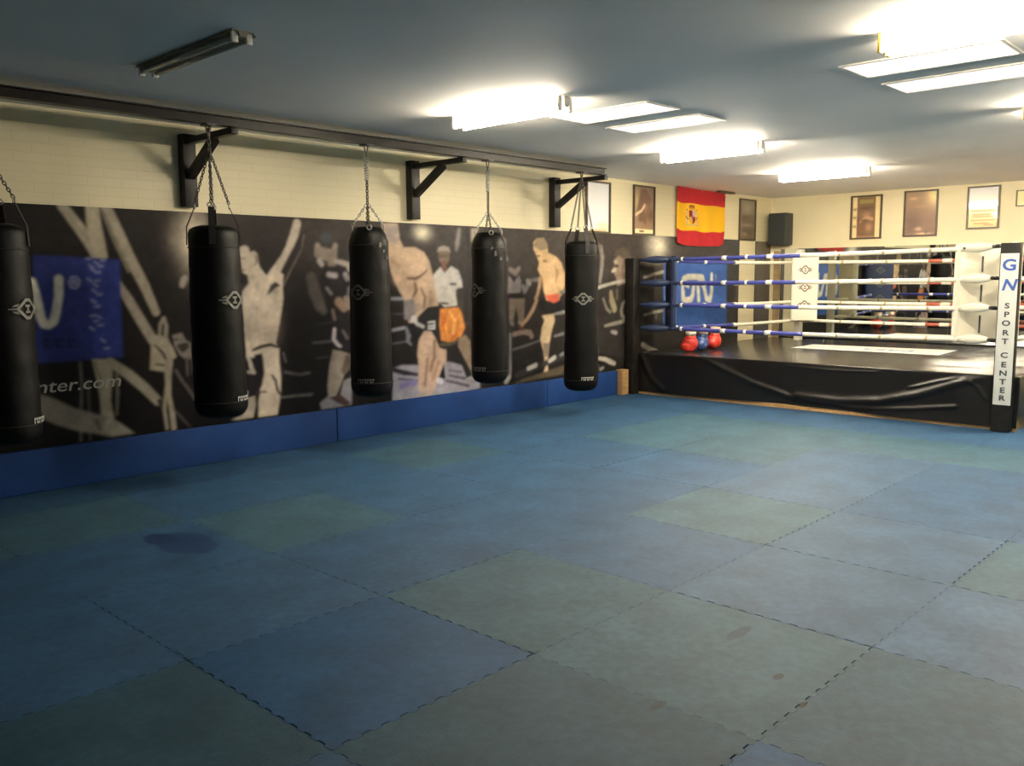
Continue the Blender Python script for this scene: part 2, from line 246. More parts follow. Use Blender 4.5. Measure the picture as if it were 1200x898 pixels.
('P',(.567,.429,.263),.01,[(5.234,1.089),(5.45,1.102),(5.465,1.019),(5.402,.879),(5.371,.758),(5.339,.576),(5.339,.453),(5.354,.39),(5.245,.378),(5.292,.477),(5.262,.663),(5.202,.808),(5.233,.948),(5.279,1.027)]),
('P',(.247,.18,.144),.012,[(5.247,.765),(5.371,.758),(5.339,.596),(5.277,.601)]),
('T',(.165,.161,.164),.009,[(4.69,.896,.018),(4.687,.623,.018),(4.685,.446,.018)]),
('T',(.268,.258,.25),.011,[(4.67,.408,.028),(4.613,.364,.031)]),
('T',(.12,.121,.123),.009,[(4.73,.718,.012),(4.948,.753,.015),(5.202,.798,.012)]),
('T',(.191,.185,.181),.009,[(5.465,.835,.013),(5.624,.857,.02)]),
('T',(.224,.218,.21),.009,[(5.465,1.101,.013),(5.64,1.116,.023)]),
('T',(.039,.036,.035),.02,[(4.785,.418,.037),(4.99,.461,.037),(5.608,.577,.037)]),
('T',(.5,.488,.457),.011,[(4.99,.481,.026),(5.124,.51,.028)]),
('T',(.496,.48,.445),.01,[(5.37,.543,.025),(5.464,.577,.028)]),
('T',(.261,.254,.257),.01,[(5.576,.6,.02),(5.64,.617,.02)]),
('P',(.101,.08,.054),.018,[(4.871,.361),(5.64,.47),(5.656,.364),(4.726,.324)]),
('T',(.16,.16,.147),.01,[(5.576,1.354,.023),(5.656,1.373,.023)]),
('T',(.299,.291,.297),.01,[(5.852,1.265,.02),(5.902,1.264,.02)]),
('T',(.256,.225,.199),.013,[(6.359,1.908,.034),(6.395,1.78,.034),(6.379,1.63,.031),(6.345,1.48,.028)]),
('T',(.158,.139,.118),.015,[(6.237,1.99,.027),(6.342,1.907,.027)]),
('T',(.099,.084,.072),.02,[(6.186,1.841,.036),(6.204,1.693,.027)]),
('P',(.117,.096,.071),.016,[(6.664,1.805),(6.7,1.871),(6.811,1.905),(6.942,1.875),(7.001,1.764),(6.984,1.631),(6.928,1.52),(6.815,1.586),(6.739,1.74)]),
('P',(.256,.179,.123),.013,[(6.703,1.674),(6.776,1.74),(6.889,1.653),(6.966,1.519),(6.986,1.474),(6.706,1.411),(6.686,1.521)]),
('P',(.099,.08,.06),.022,[(6.646,1.783),(6.664,1.859),(6.755,1.904),(6.866,1.917),(6.98,1.875),(7.019,1.787),(7.002,1.675),(6.927,1.608),(6.869,1.719),(6.775,1.806)]),
('P',(.287,.217,.157),.011,[(6.647,1.761),(6.756,1.806),(6.85,1.763),(6.889,1.664),(6.966,1.564),(6.986,1.474),(6.724,1.433),(6.704,1.521),(6.649,1.565),(6.648,1.609),(6.594,1.619),(6.647,1.696)]),
('G',(.13,.076,.052),.8,[(6.702,1.685,.041,.017)]),
('G',(.194,.124,.088),.5,[(6.778,1.564,.074,.033)]),
('G',(.505,.449,.381),1.0,[(6.674,1.729,.041,.024)]),
('T',(.538,.469,.392),.009,[(6.612,1.609,.02),(6.666,1.63,.025)]),
('T',(.051,.034,.027),.01,[(6.648,1.674,.014),(6.721,1.674,.014)]),
('T',(.461,.428,.371),.009,[(6.31,1.405,.023),(6.541,1.446,.019),(6.76,1.476,.019),(6.986,1.497,.02)]),
('P',(.033,.029,.027),.017,[(6.328,1.362),(6.967,1.452),(7.047,1.249),(7.02,.455),(6.317,.571)]),
('T',(.255,.216,.138),.012,[(6.578,1.336,.031),(6.598,1.237,.051),(6.654,1.126,.051)]),
('T',(.13,.104,.07),.011,[(6.706,1.367,.02),(6.707,1.257,.017)]),
('T',(.22,.197,.164),.011,[(6.417,1.263,.014),(6.49,1.131,.02),(6.563,1.085,.021)]),
('T',(.256,.232,.191),.011,[(6.932,1.24,.02),(6.839,1.187,.023),(6.802,1.099,.023),(6.822,1.031,.025),(6.917,.983,.028),(6.823,.953,.025),(6.674,.937,.025),(6.456,.913,.018)]),
('T',(.255,.237,.218),.013,[(6.602,.829,.021),(6.694,.814,.028)]),
('T',(.038,.022,.021),.015,[(6.294,1.244,.028),(6.314,.941,.023)]),
('T',(.075,.069,.068),.013,[(6.298,.681,.017),(6.316,.582,.023)]),
('T',(.033,.032,.03),.013,[(6.441,.651,.017),(6.441,.585,.02)]),
('T',(.462,.42,.353),.01,[(6.335,.504,.025),(6.46,.484,.028),(6.569,.443,.034),(6.662,.414,.028)]),
('T',(.256,.239,.222),.011,[(6.354,.36,.021),(6.425,.377,.017)]),
('T',(.086,.076,.076),.009,[(6.318,.418,.014),(6.372,.282,.014)]),
('T',(.297,.264,.241),.01,[(6.126,.292,.025),(6.178,.287,.023)]),
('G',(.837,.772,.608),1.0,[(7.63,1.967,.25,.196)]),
('T',(.48,.447,.355),.01,[(7.316,1.529,.019),(7.577,1.574,.019),(7.804,1.608,.021)]),
('T',(.377,.356,.286),.01,[(7.325,1.024,.017),(7.568,1.051,.019),(7.775,1.067,.019)]),
('T',(.163,.147,.119),.009,[(7.557,1.562,.015),(7.579,1.493,.015)]),
('T',(.136,.126,.104),.009,[(7.609,1.049,.015),(7.611,.955,.015)]),
('T',(.376,.353,.293),.012,[(7.293,.621,.035),(7.455,.553,.035),(7.663,.492,.032)]),
('P',(.059,.136,.42),.012,[(7.781,1.725),(9.488,1.737),(9.501,.829),(7.781,.83)]),
('P',(.034,.087,.273),.018,[(7.795,1.114),(9.515,1.115),(9.501,.829),(7.781,.83)]),
('T',(.69,.671,.56),.008,[(8.263,1.439,.043),(8.283,1.5,.043),(8.395,1.529,.043),(8.623,1.528,.043),(8.787,1.521,.043),(8.837,1.434,.04)]),
('T',(.687,.667,.556),.009,[(8.558,1.4,.038),(8.539,1.277,.045),(8.495,1.204,.045),(8.382,1.195,.045),(8.292,1.209,.038)]),
('T',(.684,.662,.552),.009,[(8.263,1.452,.038),(8.421,1.389,.024)]),
('T',(.683,.659,.549),.009,[(8.289,1.318,.031),(8.292,1.209,.041)]),
('T',(.682,.658,.548),.008,[(8.263,1.452,.032),(8.27,1.209,.032)]),
('T',(.694,.678,.566),.009,[(8.674,1.386,.039),(8.704,1.187,.039)]),
('T',(.701,.69,.577),.009,[(8.694,1.497,.039),(8.839,1.384,.039),(8.917,1.207,.042),(9.014,1.179,.039),(9.058,1.305,.041),(9.048,1.558,.035)]),
('T',(.244,.285,.346),.009,[(9.171,1.545,.022),(9.174,1.456,.018)])]
MURAL_BG=[(-.81,(.01,.008,.009),(.008,.007,.007),(.006,.006,.006)),(-.22,(.017,.015,.015),(.013,.011,.01),(.007,.007,.008)),(.6,(.021,.017,.016),(.012,.01,.01),(.006,.005,.006)),(1.03,(.038,.031,.027),(.011,.009,.01),(.005,.005,.006)),(1.68,(.038,.032,.031),(.01,.008,.01),(.006,.006,.007)),(1.96,(.054,.044,.038),(.008,.007,.008),(.006,.006,.007)),(2.4,(.059,.051,.048),(.014,.012,.011),(.007,.006,.008)),(3.24,(.06,.052,.051),(.025,.021,.02),(.009,.009,.01)),(3.88,(.07,.061,.057),(.035,.031,.031),(.017,.016,.017)),(4.74,(.062,.052,.044),(.028,.024,.023),(.014,.012,.013)),(6.31,(.062,.051,.044),(.027,.023,.02),(.014,.013,.012)),(7.43,(.069,.058,.051),(.031,.028,.026),(.016,.014,.013)),(9.71,(.076,.075,.071),(.049,.044,.038),(.025,.024,.022))]  # left columns darkened too, shade put into the print
import bpy, math, random
import numpy as np
from mathutils import Vector, Matrix
random.seed(7)
C = bpy.context.scene.collection
PI = math.pi
YW = 4.58      # left wall plane
XB = 10.89     # far wall plane
H = 2.78       # ceiling height

# ------------------------------------------------------------------ helpers
def srgb(r, g, b):
    f = lambda c: (c/255)/12.92 if c/255 <= .04045 else ((c/255+.055)/1.055)**2.4
    return (f(r), f(g), f(b))

def mat(name, col, rough=.5, metal=0., noise=0., nscale=8., bump=0., bscale=40., coat=0., spec=.5, attr=None, attr_noise=0., nstretch=None):
    m = bpy.data.materials.new(name); m.use_nodes = True
    nt = m.node_tree; b = nt.nodes['Principled BSDF']
    b.inputs['Roughness'].default_value = rough
    b.inputs['Metallic'].default_value = metal
    b.inputs['Coat Weight'].default_value = coat
    b.inputs['Coat Roughness'].default_value = .08
    b.inputs['Specular IOR Level'].default_value = spec
    b.inputs['Base Color'].default_value = (*col, 1)
    tc = nt.nodes.new('ShaderNodeTexCoord')
    src = None
    if attr:
        a = nt.nodes.new('ShaderNodeAttribute'); a.attribute_name = attr; src = a.outputs['Color']
    if noise > 0:
        mp = nt.nodes.new('ShaderNodeMapping')
        if nstretch: mp.inputs['Scale'].default_value = nstretch
        nt.links.new(tc.outputs['Object'], mp.inputs['Vector'])
        n = nt.nodes.new('ShaderNodeTexNoise'); n.inputs['Scale'].default_value = nscale; n.inputs['Detail'].default_value = 6
        nt.links.new(mp.outputs['Vector'], n.inputs['Vector'])
        mr = nt.nodes.new('ShaderNodeMapRange'); mr.inputs['From Min'].default_value = .3; mr.inputs['From Max'].default_value = .7
        mr.inputs['To Min'].default_value = 1-noise; mr.inputs['To Max'].default_value = 1+noise
        nt.links.new(n.outputs['Fac'], mr.inputs['Value'])
        mx = nt.nodes.new('ShaderNodeVectorMath'); mx.operation = 'MULTIPLY'
        if src is not None: nt.links.new(src, mx.inputs[0])
        else: mx.inputs[0].default_value = col
        nt.links.new(mr.outputs['Result'], mx.inputs[1]); src = mx.outputs['Vector']
    if src is not None: nt.links.new(src, b.inputs['Base Color'])
    if bump > 0:
        n2 = nt.nodes.new('ShaderNodeTexNoise'); n2.inputs['Scale'].default_value = bscale; n2.inputs['Detail'].default_value = 4
        nt.links.new(tc.outputs['Object'], n2.inputs['Vector'])
        bp = nt.nodes.new('ShaderNodeBump'); bp.inputs['Strength'].default_value = bump; bp.inputs['Distance'].default_value = .01
        nt.links.new(n2.outputs['Fac'], bp.inputs['Height']); nt.links.new(bp.outputs['Normal'], b.inputs['Normal'])
    return m

def emis(name, col, s):
    m = bpy.data.materials.new(name); m.use_nodes = True; nt = m.node_tree
    nt.nodes.clear(); e = nt.nodes.new('ShaderNodeEmission'); o = nt.nodes.new('ShaderNodeOutputMaterial')
    e.inputs['Color'].default_value = (*col, 1); e.inputs['Strength'].default_value = s
    nt.links.new(e.outputs[0], o.inputs[0]); return m

class MB:
    """collects geometry, linked as one mesh object"""
    def __init__(s): s.v = []; s.f = []; s.m = []; s.sm = []
    def add(s, vs, fs, mi=0, smooth=False):
        k = len(s.v); s.v += [tuple(p) for p in vs]
        for f in fs: s.f.append([k+i for i in f]); s.m.append(mi); s.sm.append(smooth)
    def box(s, x0, x1, y0, y1, z0, z1, mi=0, bev=0.):
        if bev <= 0:
            vs = [(x, y, z) for z in (z0, z1) for y in (y0, y1) for x in (x0, x1)]
            s.add(vs, [(0,2,3,1),(4,5,7,6),(0,1,5,4),(2,6,7,3),(0,4,6,2),(1,3,7,5)], mi); return
        # rounded box through bmesh bevel
        import bmesh
        bm = bmesh.new(); bmesh.ops.create_cube(bm, size=1)
        for v in bm.verts: v.co = Vector(((x0+x1)/2+v.co.x*(x1-x0), (y0+y1)/2+v.co.y*(y1-y0), (z0+z1)/2+v.co.z*(z1-z0)))
        bmesh.ops.bevel(bm, geom=bm.edges[:], offset=bev, segments=3, affect='EDGES', profile=.5)
        bm.verts.index_update()
        s.add([v.co.copy() for v in bm.verts], [[v.index for v in f.verts] for f in bm.faces], mi, True); bm.free()
    def tube(s, pts, r, n=10, mi=0, caps=True, closed=False, smooth=True):
        pts = [Vector(p) for p in pts]; rs = r if isinstance(r, (list, tuple)) else [r]*len(pts)
        vs = []; N = len(pts); prev = None
        for i, p in enumerate(pts):
            if closed: t = pts[(i+1) % N]-pts[i-1]
            else: t = pts[min(i+1, N-1)]-pts[max(i-1, 0)]
            t.normalize()
            if prev is None:
                a = Vector((0, 0, 1)) if abs(t.z) < .9 else Vector((1, 0, 0)); u = t.cross(a).normalized()
            else:
                u = (prev-t*prev.dot(t)).normalized()
            prev = u; w = t.cross(u)
            for k in range(n):
                a = 2*PI*k/n; vs.append(p+(u*math.cos(a)+w*math.sin(a))*rs[i])
        fs = []
        for i in range(N if closed else N-1):
            j = (i+1) % N
            for k in range(n):
                l = (k+1) % n; fs.append((i*n+k, i*n+l, j*n+l, j*n+k))
        if caps and not closed: fs += [tuple(range(n))[::-1], tuple((N-1)*n+k for k in range(n))]
        s.add(vs, fs, mi, smooth)
    def lathe(s, prof, cx, cy, n=40, mi=0, wob=None):
        vs = []; N = len(prof)
        for i, (r, z) in enumerate(prof):
            for k in range(n):
                a = 2*PI*k/n; rr = r*(1+(wob(a, z) if wob else 0)); vs.append((cx+rr*math.cos(a), cy+rr*math.sin(a), z))
        fs = [(i*n+k, i*n+(k+1) % n, (i+1)*n+(k+1) % n, (i+1)*n+k) for i in range(N-1) for k in range(n)]
        s.add(vs, fs, mi, True)
        if prof[0][0] > .001: s.add([vs[k] for k in range(n)], [tuple(range(n))[::-1]], mi)
        if prof[-1][0] > .001: s.add([vs[(N-1)*n+k] for k in range(n)], [tuple(range(n))], mi)
    def ell(s, c, rx, ry, rz, mi=0, rot=None, n=16):
        vs = []; fs = []
        for i in range(n+1):
            th = PI*i/n
            for k in range(n*2):
                ph = PI*k/n; p = Vector((rx*math.sin(th)*math.cos(ph), ry*math.sin(th)*math.sin(ph), rz*math.cos(th)))
                if rot: p = rot @ p
                vs.append(Vector(c)+p)
        for i in range(n):
            for k in range(n*2):
                l = (k+1) % (n*2); fs.append((i*2*n+k, (i+1)*2*n+k, (i+1)*2*n+l, i*2*n+l))
        s.add(vs, fs, mi, True)
    def grid(s, P, mi=0, smooth=True):
        nu, nv = len(P), len(P[0]); vs = [p for row in P for p in row]
        s.add(vs, [(i*nv+j, (i+1)*nv+j, (i+1)*nv+j+1, i*nv+j+1) for i in range(nu-1) for j in range(nv-1)], mi, smooth)
    def build(s, name, mats, parent=None, loc=(0, 0, 0), rot=None):
        me = bpy.data.meshes.new(name); me.from_pydata([tuple(p) for p in s.v], [], s.f); 
        for m in (mats if isinstance(mats, (list, tuple)) else [mats]): me.materials.append(m)
        me.polygons.foreach_set('material_index', s.m); me.polygons.foreach_set('use_smooth', s.sm); me.update()
        o = bpy.data.objects.new(name, me); C.objects.link(o)
        if parent: o.parent = parent
        o.location = loc
        if rot: o.rotation_euler = rot
        return o

def thing(name, label, cat, loc=(0, 0, 0), group=None, rot=None):
    o = bpy.data.objects.new(name, None); C.objects.link(o); o.location = loc
    o.empty_display_size = .1
    if rot: o.rotation_euler = rot
    return tag(o, label, cat, group)
def tag(o, label, cat, group=None):
    o['label'] = label; o['category'] = cat
    if group: o['group'] = group
    return o
def struct(o, label=None):
    o['kind'] = 'structure'
    if label: o['label'] = label
    return o

# ---- printed artwork: colours computed on a fine mesh, laid in metres on the sheet
def seg_dist(px, pz, a, b):
    ax, az = a; dx, dz = b[0]-ax, b[1]-az; L = dx*dx+dz*dz+1e-12
    t = np.clip(((px-ax)*dx+(pz-az)*dz)/L, 0, 1)
    return np.hypot(px-ax-t*dx, pz-az-t*dz), t
def paint(xs, zs, col, shapes):
    """xs (nx), zs (nz) ; col (nx,nz,3) painted in place"""
    for k, c, b, pts in shapes:
        c = np.array(c)
        m = 3*b if k != 'G' else 0
        if k == 'T': m += max(p[2] for p in pts)
        if k == 'G':
            x, z, rx, rz = pts[0]; x0, x1, z0, z1 = x-2.5*rx, x+2.5*rx, z-2.5*rz, z+2.5*rz
        else:
            x0 = min(p[0] for p in pts)-m; x1 = max(p[0] for p in pts)+m; z0 = min(p[1] for p in pts)-m; z1 = max(p[1] for p in pts)+m
        i0, i1 = np.searchsorted(xs, x0), np.searchsorted(xs, x1); j0, j1 = np.searchsorted(zs, z0), np.searchsorted(zs, z1)
        if i1 <= i0 or j1 <= j0: continue
        X, Z = np.meshgrid(xs[i0:i1], zs[j0:j1], indexing='ij')
        if k == 'G':
            a = b*np.exp(-1.4*((X-x)**2/rx**2+(Z-z)**2/rz**2))
        elif k == 'T':
            d = np.full(X.shape, 9.)
            if len(pts) == 1: pts = pts*2
            for p, q in zip(pts[:-1], pts[1:]):
                s, t = seg_dist(X, Z, p[:2], q[:2]); d = np.minimum(d, s-(p[2]+(q[2]-p[2])*t))
            u = np.clip(.5-d/(2*b), 0, 1); a = u*u*(3-2*u)
        else:
            d = np.full(X.shape, 9.); ins = np.zeros(X.shape, bool)
            for p, q in zip(pts, pts[1:]+pts[:1]):
                s, t = seg_dist(X, Z, p, q); d = np.minimum(d, s)
                if p[1] != q[1]:
                    cr = ((p[1] > Z) != (q[1] > Z)) & (X < (q[0]-p[0])*(Z-p[1])/(q[1]-p[1])+p[0]); ins ^= cr
            d = np.where(ins, -d, d); u = np.clip(.5-d/(2*b), 0, 1); a = u*u*(3-2*u)
        col[i0:i1, j0:j1] = col[i0:i1, j0:j1]*(1-a[..., None])+c*a[..., None]
def print_mesh(name, xs, zs, col, place, material, parent, deform=None):
    """place(x, z) -> world/local point arrays"""
    nx, nz = len(xs), len(zs); X, Z = np.meshgrid(xs, zs, indexing='ij')
    P = place(X.ravel(), Z.ravel())
    idx = np.arange(nx*nz).reshape(nx, nz)
    q = np.stack([idx[:-1, :-1], idx[1:, :-1], idx[1:, 1:], idx[:-1, 1:]], -1).reshape(-1, 4)
    me = bpy.data.meshes.new(name); me.vertices.add(nx*nz); me.vertices.foreach_set('co', np.ascontiguousarray(P, dtype=np.float32).ravel())
    me.loops.add(q.size); me.loops.foreach_set('vertex_index', q.ravel().astype(np.int32))
    me.polygons.add(len(q)); me.polygons.foreach_set('loop_start', (np.arange(len(q))*4).astype(np.int32))
    me.polygons.foreach_set('use_smooth', np.ones(len(q), bool))
    me.update(calc_edges=True)
    at = me.color_attributes.new('print', 'FLOAT_COLOR', 'POINT')
    rgba = np.ones((nx*nz, 4), np.float32); rgba[:, :3] = col.reshape(-1, 3); at.data.foreach_set('color', rgba.ravel())
    me.materials.append(material)
    o = bpy.data.objects.new(name, me); C.objects.link(o)
    if parent: o.parent = parent
    return o

FACE_L = Matrix(((1, 0, 0), (0, 0, -1), (0, 1, 0)))       # sheet facing -Y: text x -> +X, y -> Z
FACE_B = Matrix(((0, 0, -1), (-1, 0, 0), (0, 1, 0)))      # sheet facing -X: text x -> -Y, y -> Z
def letters(name, txt, size, R, loc, material, parent, depth=.0015, bold=0., sx=1., shear=0., align='CENTER'):
    cu = bpy.data.curves.new(name, 'FONT'); cu.body = txt; cu.size = size; cu.extrude = depth; cu.offset = bold
    cu.align_x = align; cu.align_y = 'CENTER'; cu.shear = shear; cu.resolution_u = 3
    t = bpy.data.objects.new(name, cu); C.objects.link(t)
    dg = bpy.context.evaluated_depsgraph_get(); me = bpy.data.meshes.new_from_object(t.evaluated_get(dg))
    C.objects.unlink(t); bpy.data.objects.remove(t); bpy.data.curves.remove(cu)
    me.transform(Matrix.Diagonal((sx, 1, 1, 1))); me.transform(R.to_4x4()); me.materials.clear(); me.materials.append(material)
    o = bpy.data.objects.new(name, me); C.objects.link(o); o.location = loc
    if parent: o.parent = parent
    return o

# ------------------------------------------------------------------ materials
M = {}
M['wall'] = mat('cream_wall_paint', (.84, .75, .49), .55, noise=.03, nscale=3, bump=.15, bscale=60)
M['unseen_wall'] = mat('unseen_wall_dark_grey', (.11, .11, .11), .6, noise=.03, nscale=3)  # unseen walls; dark tone made up to cut bounce light on the left
M['ceiling'] = mat('ceiling_paint', (.93, .90, .84), .7, noise=.04, nscale=1.2, bump=.1, bscale=50)
M['print'] = mat('mural_print', (1, 1, 1), .5, attr='print', spec=.1)
M['poster'] = mat('poster_print', (1, 1, 1), .5, attr='print')
M['cloth'] = mat('flag_cloth', (1, 1, 1), .8, attr='print', spec=.2)
M['black_metal'] = mat('black_painted_steel', (.014, .012, .010), .45, noise=.3, nscale=12, bump=.1, spec=.3)
M['grey_metal'] = mat('dull_grey_steel', (.09, .085, .075), .45, noise=.2)
M['rail'] = mat('dark_brown_steel', (.013, .010, .008), .45, noise=.35, nscale=5, bump=.08, spec=.3)
M['chrome'] = mat('zinc_chain', (.5, .49, .45), .3, metal=.9, noise=.2, nscale=30)
M['chain'] = mat('dark_chain', (.12, .11, .09), .4, metal=.7, noise=.3, nscale=30)
M['bag'] = mat('black_bag_vinyl', (.0035, .0035, .0033), .5, noise=.3, nscale=5, bump=.25, bscale=14, spec=.18)
M['strap'] = mat('black_strap_webbing', (.01, .009, .008), .7)
M['emblem'] = mat('grey_emblem_print', (.16, .16, .14), .5)
M['emblem_dim'] = mat('dim_grey_print', (.07, .07, .065), .5)
M['tag_white'] = mat('pale_tag_print', (.5, .5, .45), .5)
M['tape'] = mat('worn_silver_tape', (.09, .085, .07), .4, noise=.5, nscale=25)
M['canvas'] = mat('black_ring_canvas', (.03, .028, .026), .24, noise=.25, nscale=3, bump=.05, bscale=9)
M['skirt'] = mat('black_glossy_vinyl', (.008, .007, .0065), .34, noise=.2, nscale=4, bump=.08, bscale=20, spec=.4)
M['plywood'] = mat('plywood', (.42, .25, .10), .6, noise=.25, nscale=6, nstretch=(1, 6, 12))
M['white_vinyl'] = mat('cream_white_vinyl', (.80, .76, .62), .4, noise=.04, nscale=4, bump=.1, bscale=10)
M['navy_vinyl'] = mat('navy_vinyl', (.025, .04, .10), .4, noise=.1)
M['red_vinyl'] = mat('red_vinyl', (.45, .04, .04), .4, noise=.1)
M['blue_rope'] = mat('blue_rope_cover', (.05, .06, .28), .45, noise=.2, nscale=14)
M['white_rope'] = mat('white_rope_cover', (.80, .76, .62), .45, noise=.08, nscale=14)
M['red_rope'] = mat('red_rope_cover', (.45, .10, .06), .45, noise=.2, nscale=14)
M['tan_tape'] = mat('tan_tape', (.45, .36, .22), .5)
M['label'] = mat('pale_grey_label', (.62, .64, .60), .45, noise=.03)
M['logo_blue'] = mat('blue_print', (.05, .11, .42), .5)
M['ink'] = mat('dark_grey_print', (.05, .06, .07), .5)
M['banner'] = mat('white_canvas_print', (.86, .85, .78), .6, noise=.04)
M['kick'] = mat('blue_foam', (.010, .045, .175), .65, noise=.12, nscale=3, bump=.15, bscale=60, spec=.2)
M['frame'] = mat('dark_wood_frame', (.09, .065, .035), .4, noise=.2, nscale=9)
M['speaker'] = mat('grey_black_speaker', (.05, .055, .05), .6, bump=.3, bscale=200)
M['fixture'] = mat('white_enamel', (.75, .73, .66), .35)
M['fixture_old'] = mat('aged_enamel', (.30, .29, .22), .45, noise=.15)
M['tube_off'] = mat('unlit_tube_glass', (.42, .42, .36), .2, coat=.5)
M['cap'] = mat('lampholder_plastic', (.8, .78, .68), .35)
M['brass'] = mat('yellowed_lampholder', (.55, .40, .08), .4)
WARM = (1.0, .88, .69)
M['tube'] = emis('lit_fluorescent_tube', WARM, TUBE*1.12)
M['tube_dimmed'] = emis('dimmed_lit_fluorescent_tube', WARM, TUBE*.62)  # strength lowered to darken the left side and the foreground
M['panel'] = emis('lit_diffuser', (1.0, .90, .82), PANEL)
M['mirror'] = mat('mirror_silver', (.72, .74, .70), .015, metal=1.)
M['glove_red'] = mat('red_glove_leather', (.62, .04, .025), .35, noise=.1, coat=.3)
M['glove_blue'] = mat('blue_glove_leather', (.02, .06, .20), .35, noise=.1, coat=.3)
M['glove_trim'] = mat('tan_glove_cuff', (.60, .42, .26), .5)
M['trim_wood'] = mat('tan_wood_trim', (.40, .28, .14), .5, noise=.2)

# glass pane: clear with a faint surface reflection
g = bpy.data.materials.new('picture_glass'); g.use_nodes = True; nt = g.node_tree; nt.nodes.clear()
o_ = nt.nodes.new('ShaderNodeOutputMaterial'); mx = nt.nodes.new('ShaderNodeMixShader'); tr = nt.nodes.new('ShaderNodeBsdfTransparent')
gl = nt.nodes.new('ShaderNodeBsdfGlossy'); gl.inputs['Roughness'].default_value = .06; lw = nt.nodes.new('ShaderNodeLayerWeight'); lw.inputs['Blend'].default_value = .5; pw = nt.nodes.new('ShaderNodeMath'); pw.operation = 'POWER'; pw.inputs[1].default_value = 4; nt.links.new(lw.outputs['Facing'], pw.inputs[0]); fr = nt.nodes.new('ShaderNodeMath'); fr.operation = 'MULTIPLY_ADD'; fr.inputs[1].default_value = .35; fr.inputs[2].default_value = .02; nt.links.new(pw.outputs[0], fr.inputs[0])
nt.links.new(fr.outputs[0], mx.inputs[0]); nt.links.new(tr.outputs[0], mx.inputs[1]); nt.links.new(gl.outputs[0], mx.inputs[2]); nt.links.new(mx.outputs[0], o_.inputs[0])
M['glass'] = g

# brick relief under the cream paint of the left wall
def brick_wall():
    m = mat('painted_brick', (.80, .74, .60), .5); nt = m.node_tree; b = nt.nodes['Principled BSDF']
    tc = nt.nodes.new('ShaderNodeTexCoord'); sp = nt.nodes.new('ShaderNodeSeparateXYZ'); cb = nt.nodes.new('ShaderNodeCombineXYZ')
    nt.links.new(tc.outputs['Object'], sp.inputs[0]); nt.links.new(sp.outputs['X'], cb.inputs['X']); nt.links.new(sp.outputs['Z'], cb.inputs['Y'])
    br = nt.nodes.new('ShaderNodeTexBrick'); br.inputs['Scale'].default_value = 1.; br.inputs['Brick Width'].default_value = .25; br.inputs['Row Height'].default_value = .07
    br.inputs['Mortar Size'].default_value = .006; br.inputs['Mortar Smooth'].default_value = .6
    br.inputs['Color1'].default_value = (.84, .75, .49, 1); br.inputs['Color2'].default_value = (.835, .745, .485, 1); br.inputs['Mortar'].default_value = (.80, .71, .46, 1)
    nt.links.new(cb.outputs[0], br.inputs['Vector']); nt.links.new(br.outputs['Color'], b.inputs['Base Color'])
    bp = nt.nodes.new('ShaderNodeBump'); bp.inputs['Strength'].default_value = .2; bp.inputs['Distance'].default_value = .004; bp.invert = True
    nt.links.new(br.outputs['Fac'], bp.inputs['Height']); nt.links.new(bp.outputs['Normal'], b.inputs['Normal'])
    return m
M['brick'] = brick_wall()

# ------------------------------------------------------------------ the room
X0, Y0 = -5.0, -6.0
def wallbox(name, *a, m='wall'):
    b = MB(); b.box(*a); return struct(b.build(name, M[m]))
wallbox('wall_left', X0, XB+.15, YW, YW+.15, 0, H, m='brick')
wallbox('wall_back', XB, XB+.15, Y0, YW, 0, H)
wallbox('wall_right', X0, XB, Y0-.15, Y0, 0, H, m='unseen_wall')
wallbox('wall_front', X0-.15, X0, Y0-.15, YW+.15, 0, H, m='unseen_wall')
wallbox('ceiling', X0-.15, XB+.15, Y0-.15, YW+.15, H, H+.12, m='ceiling')

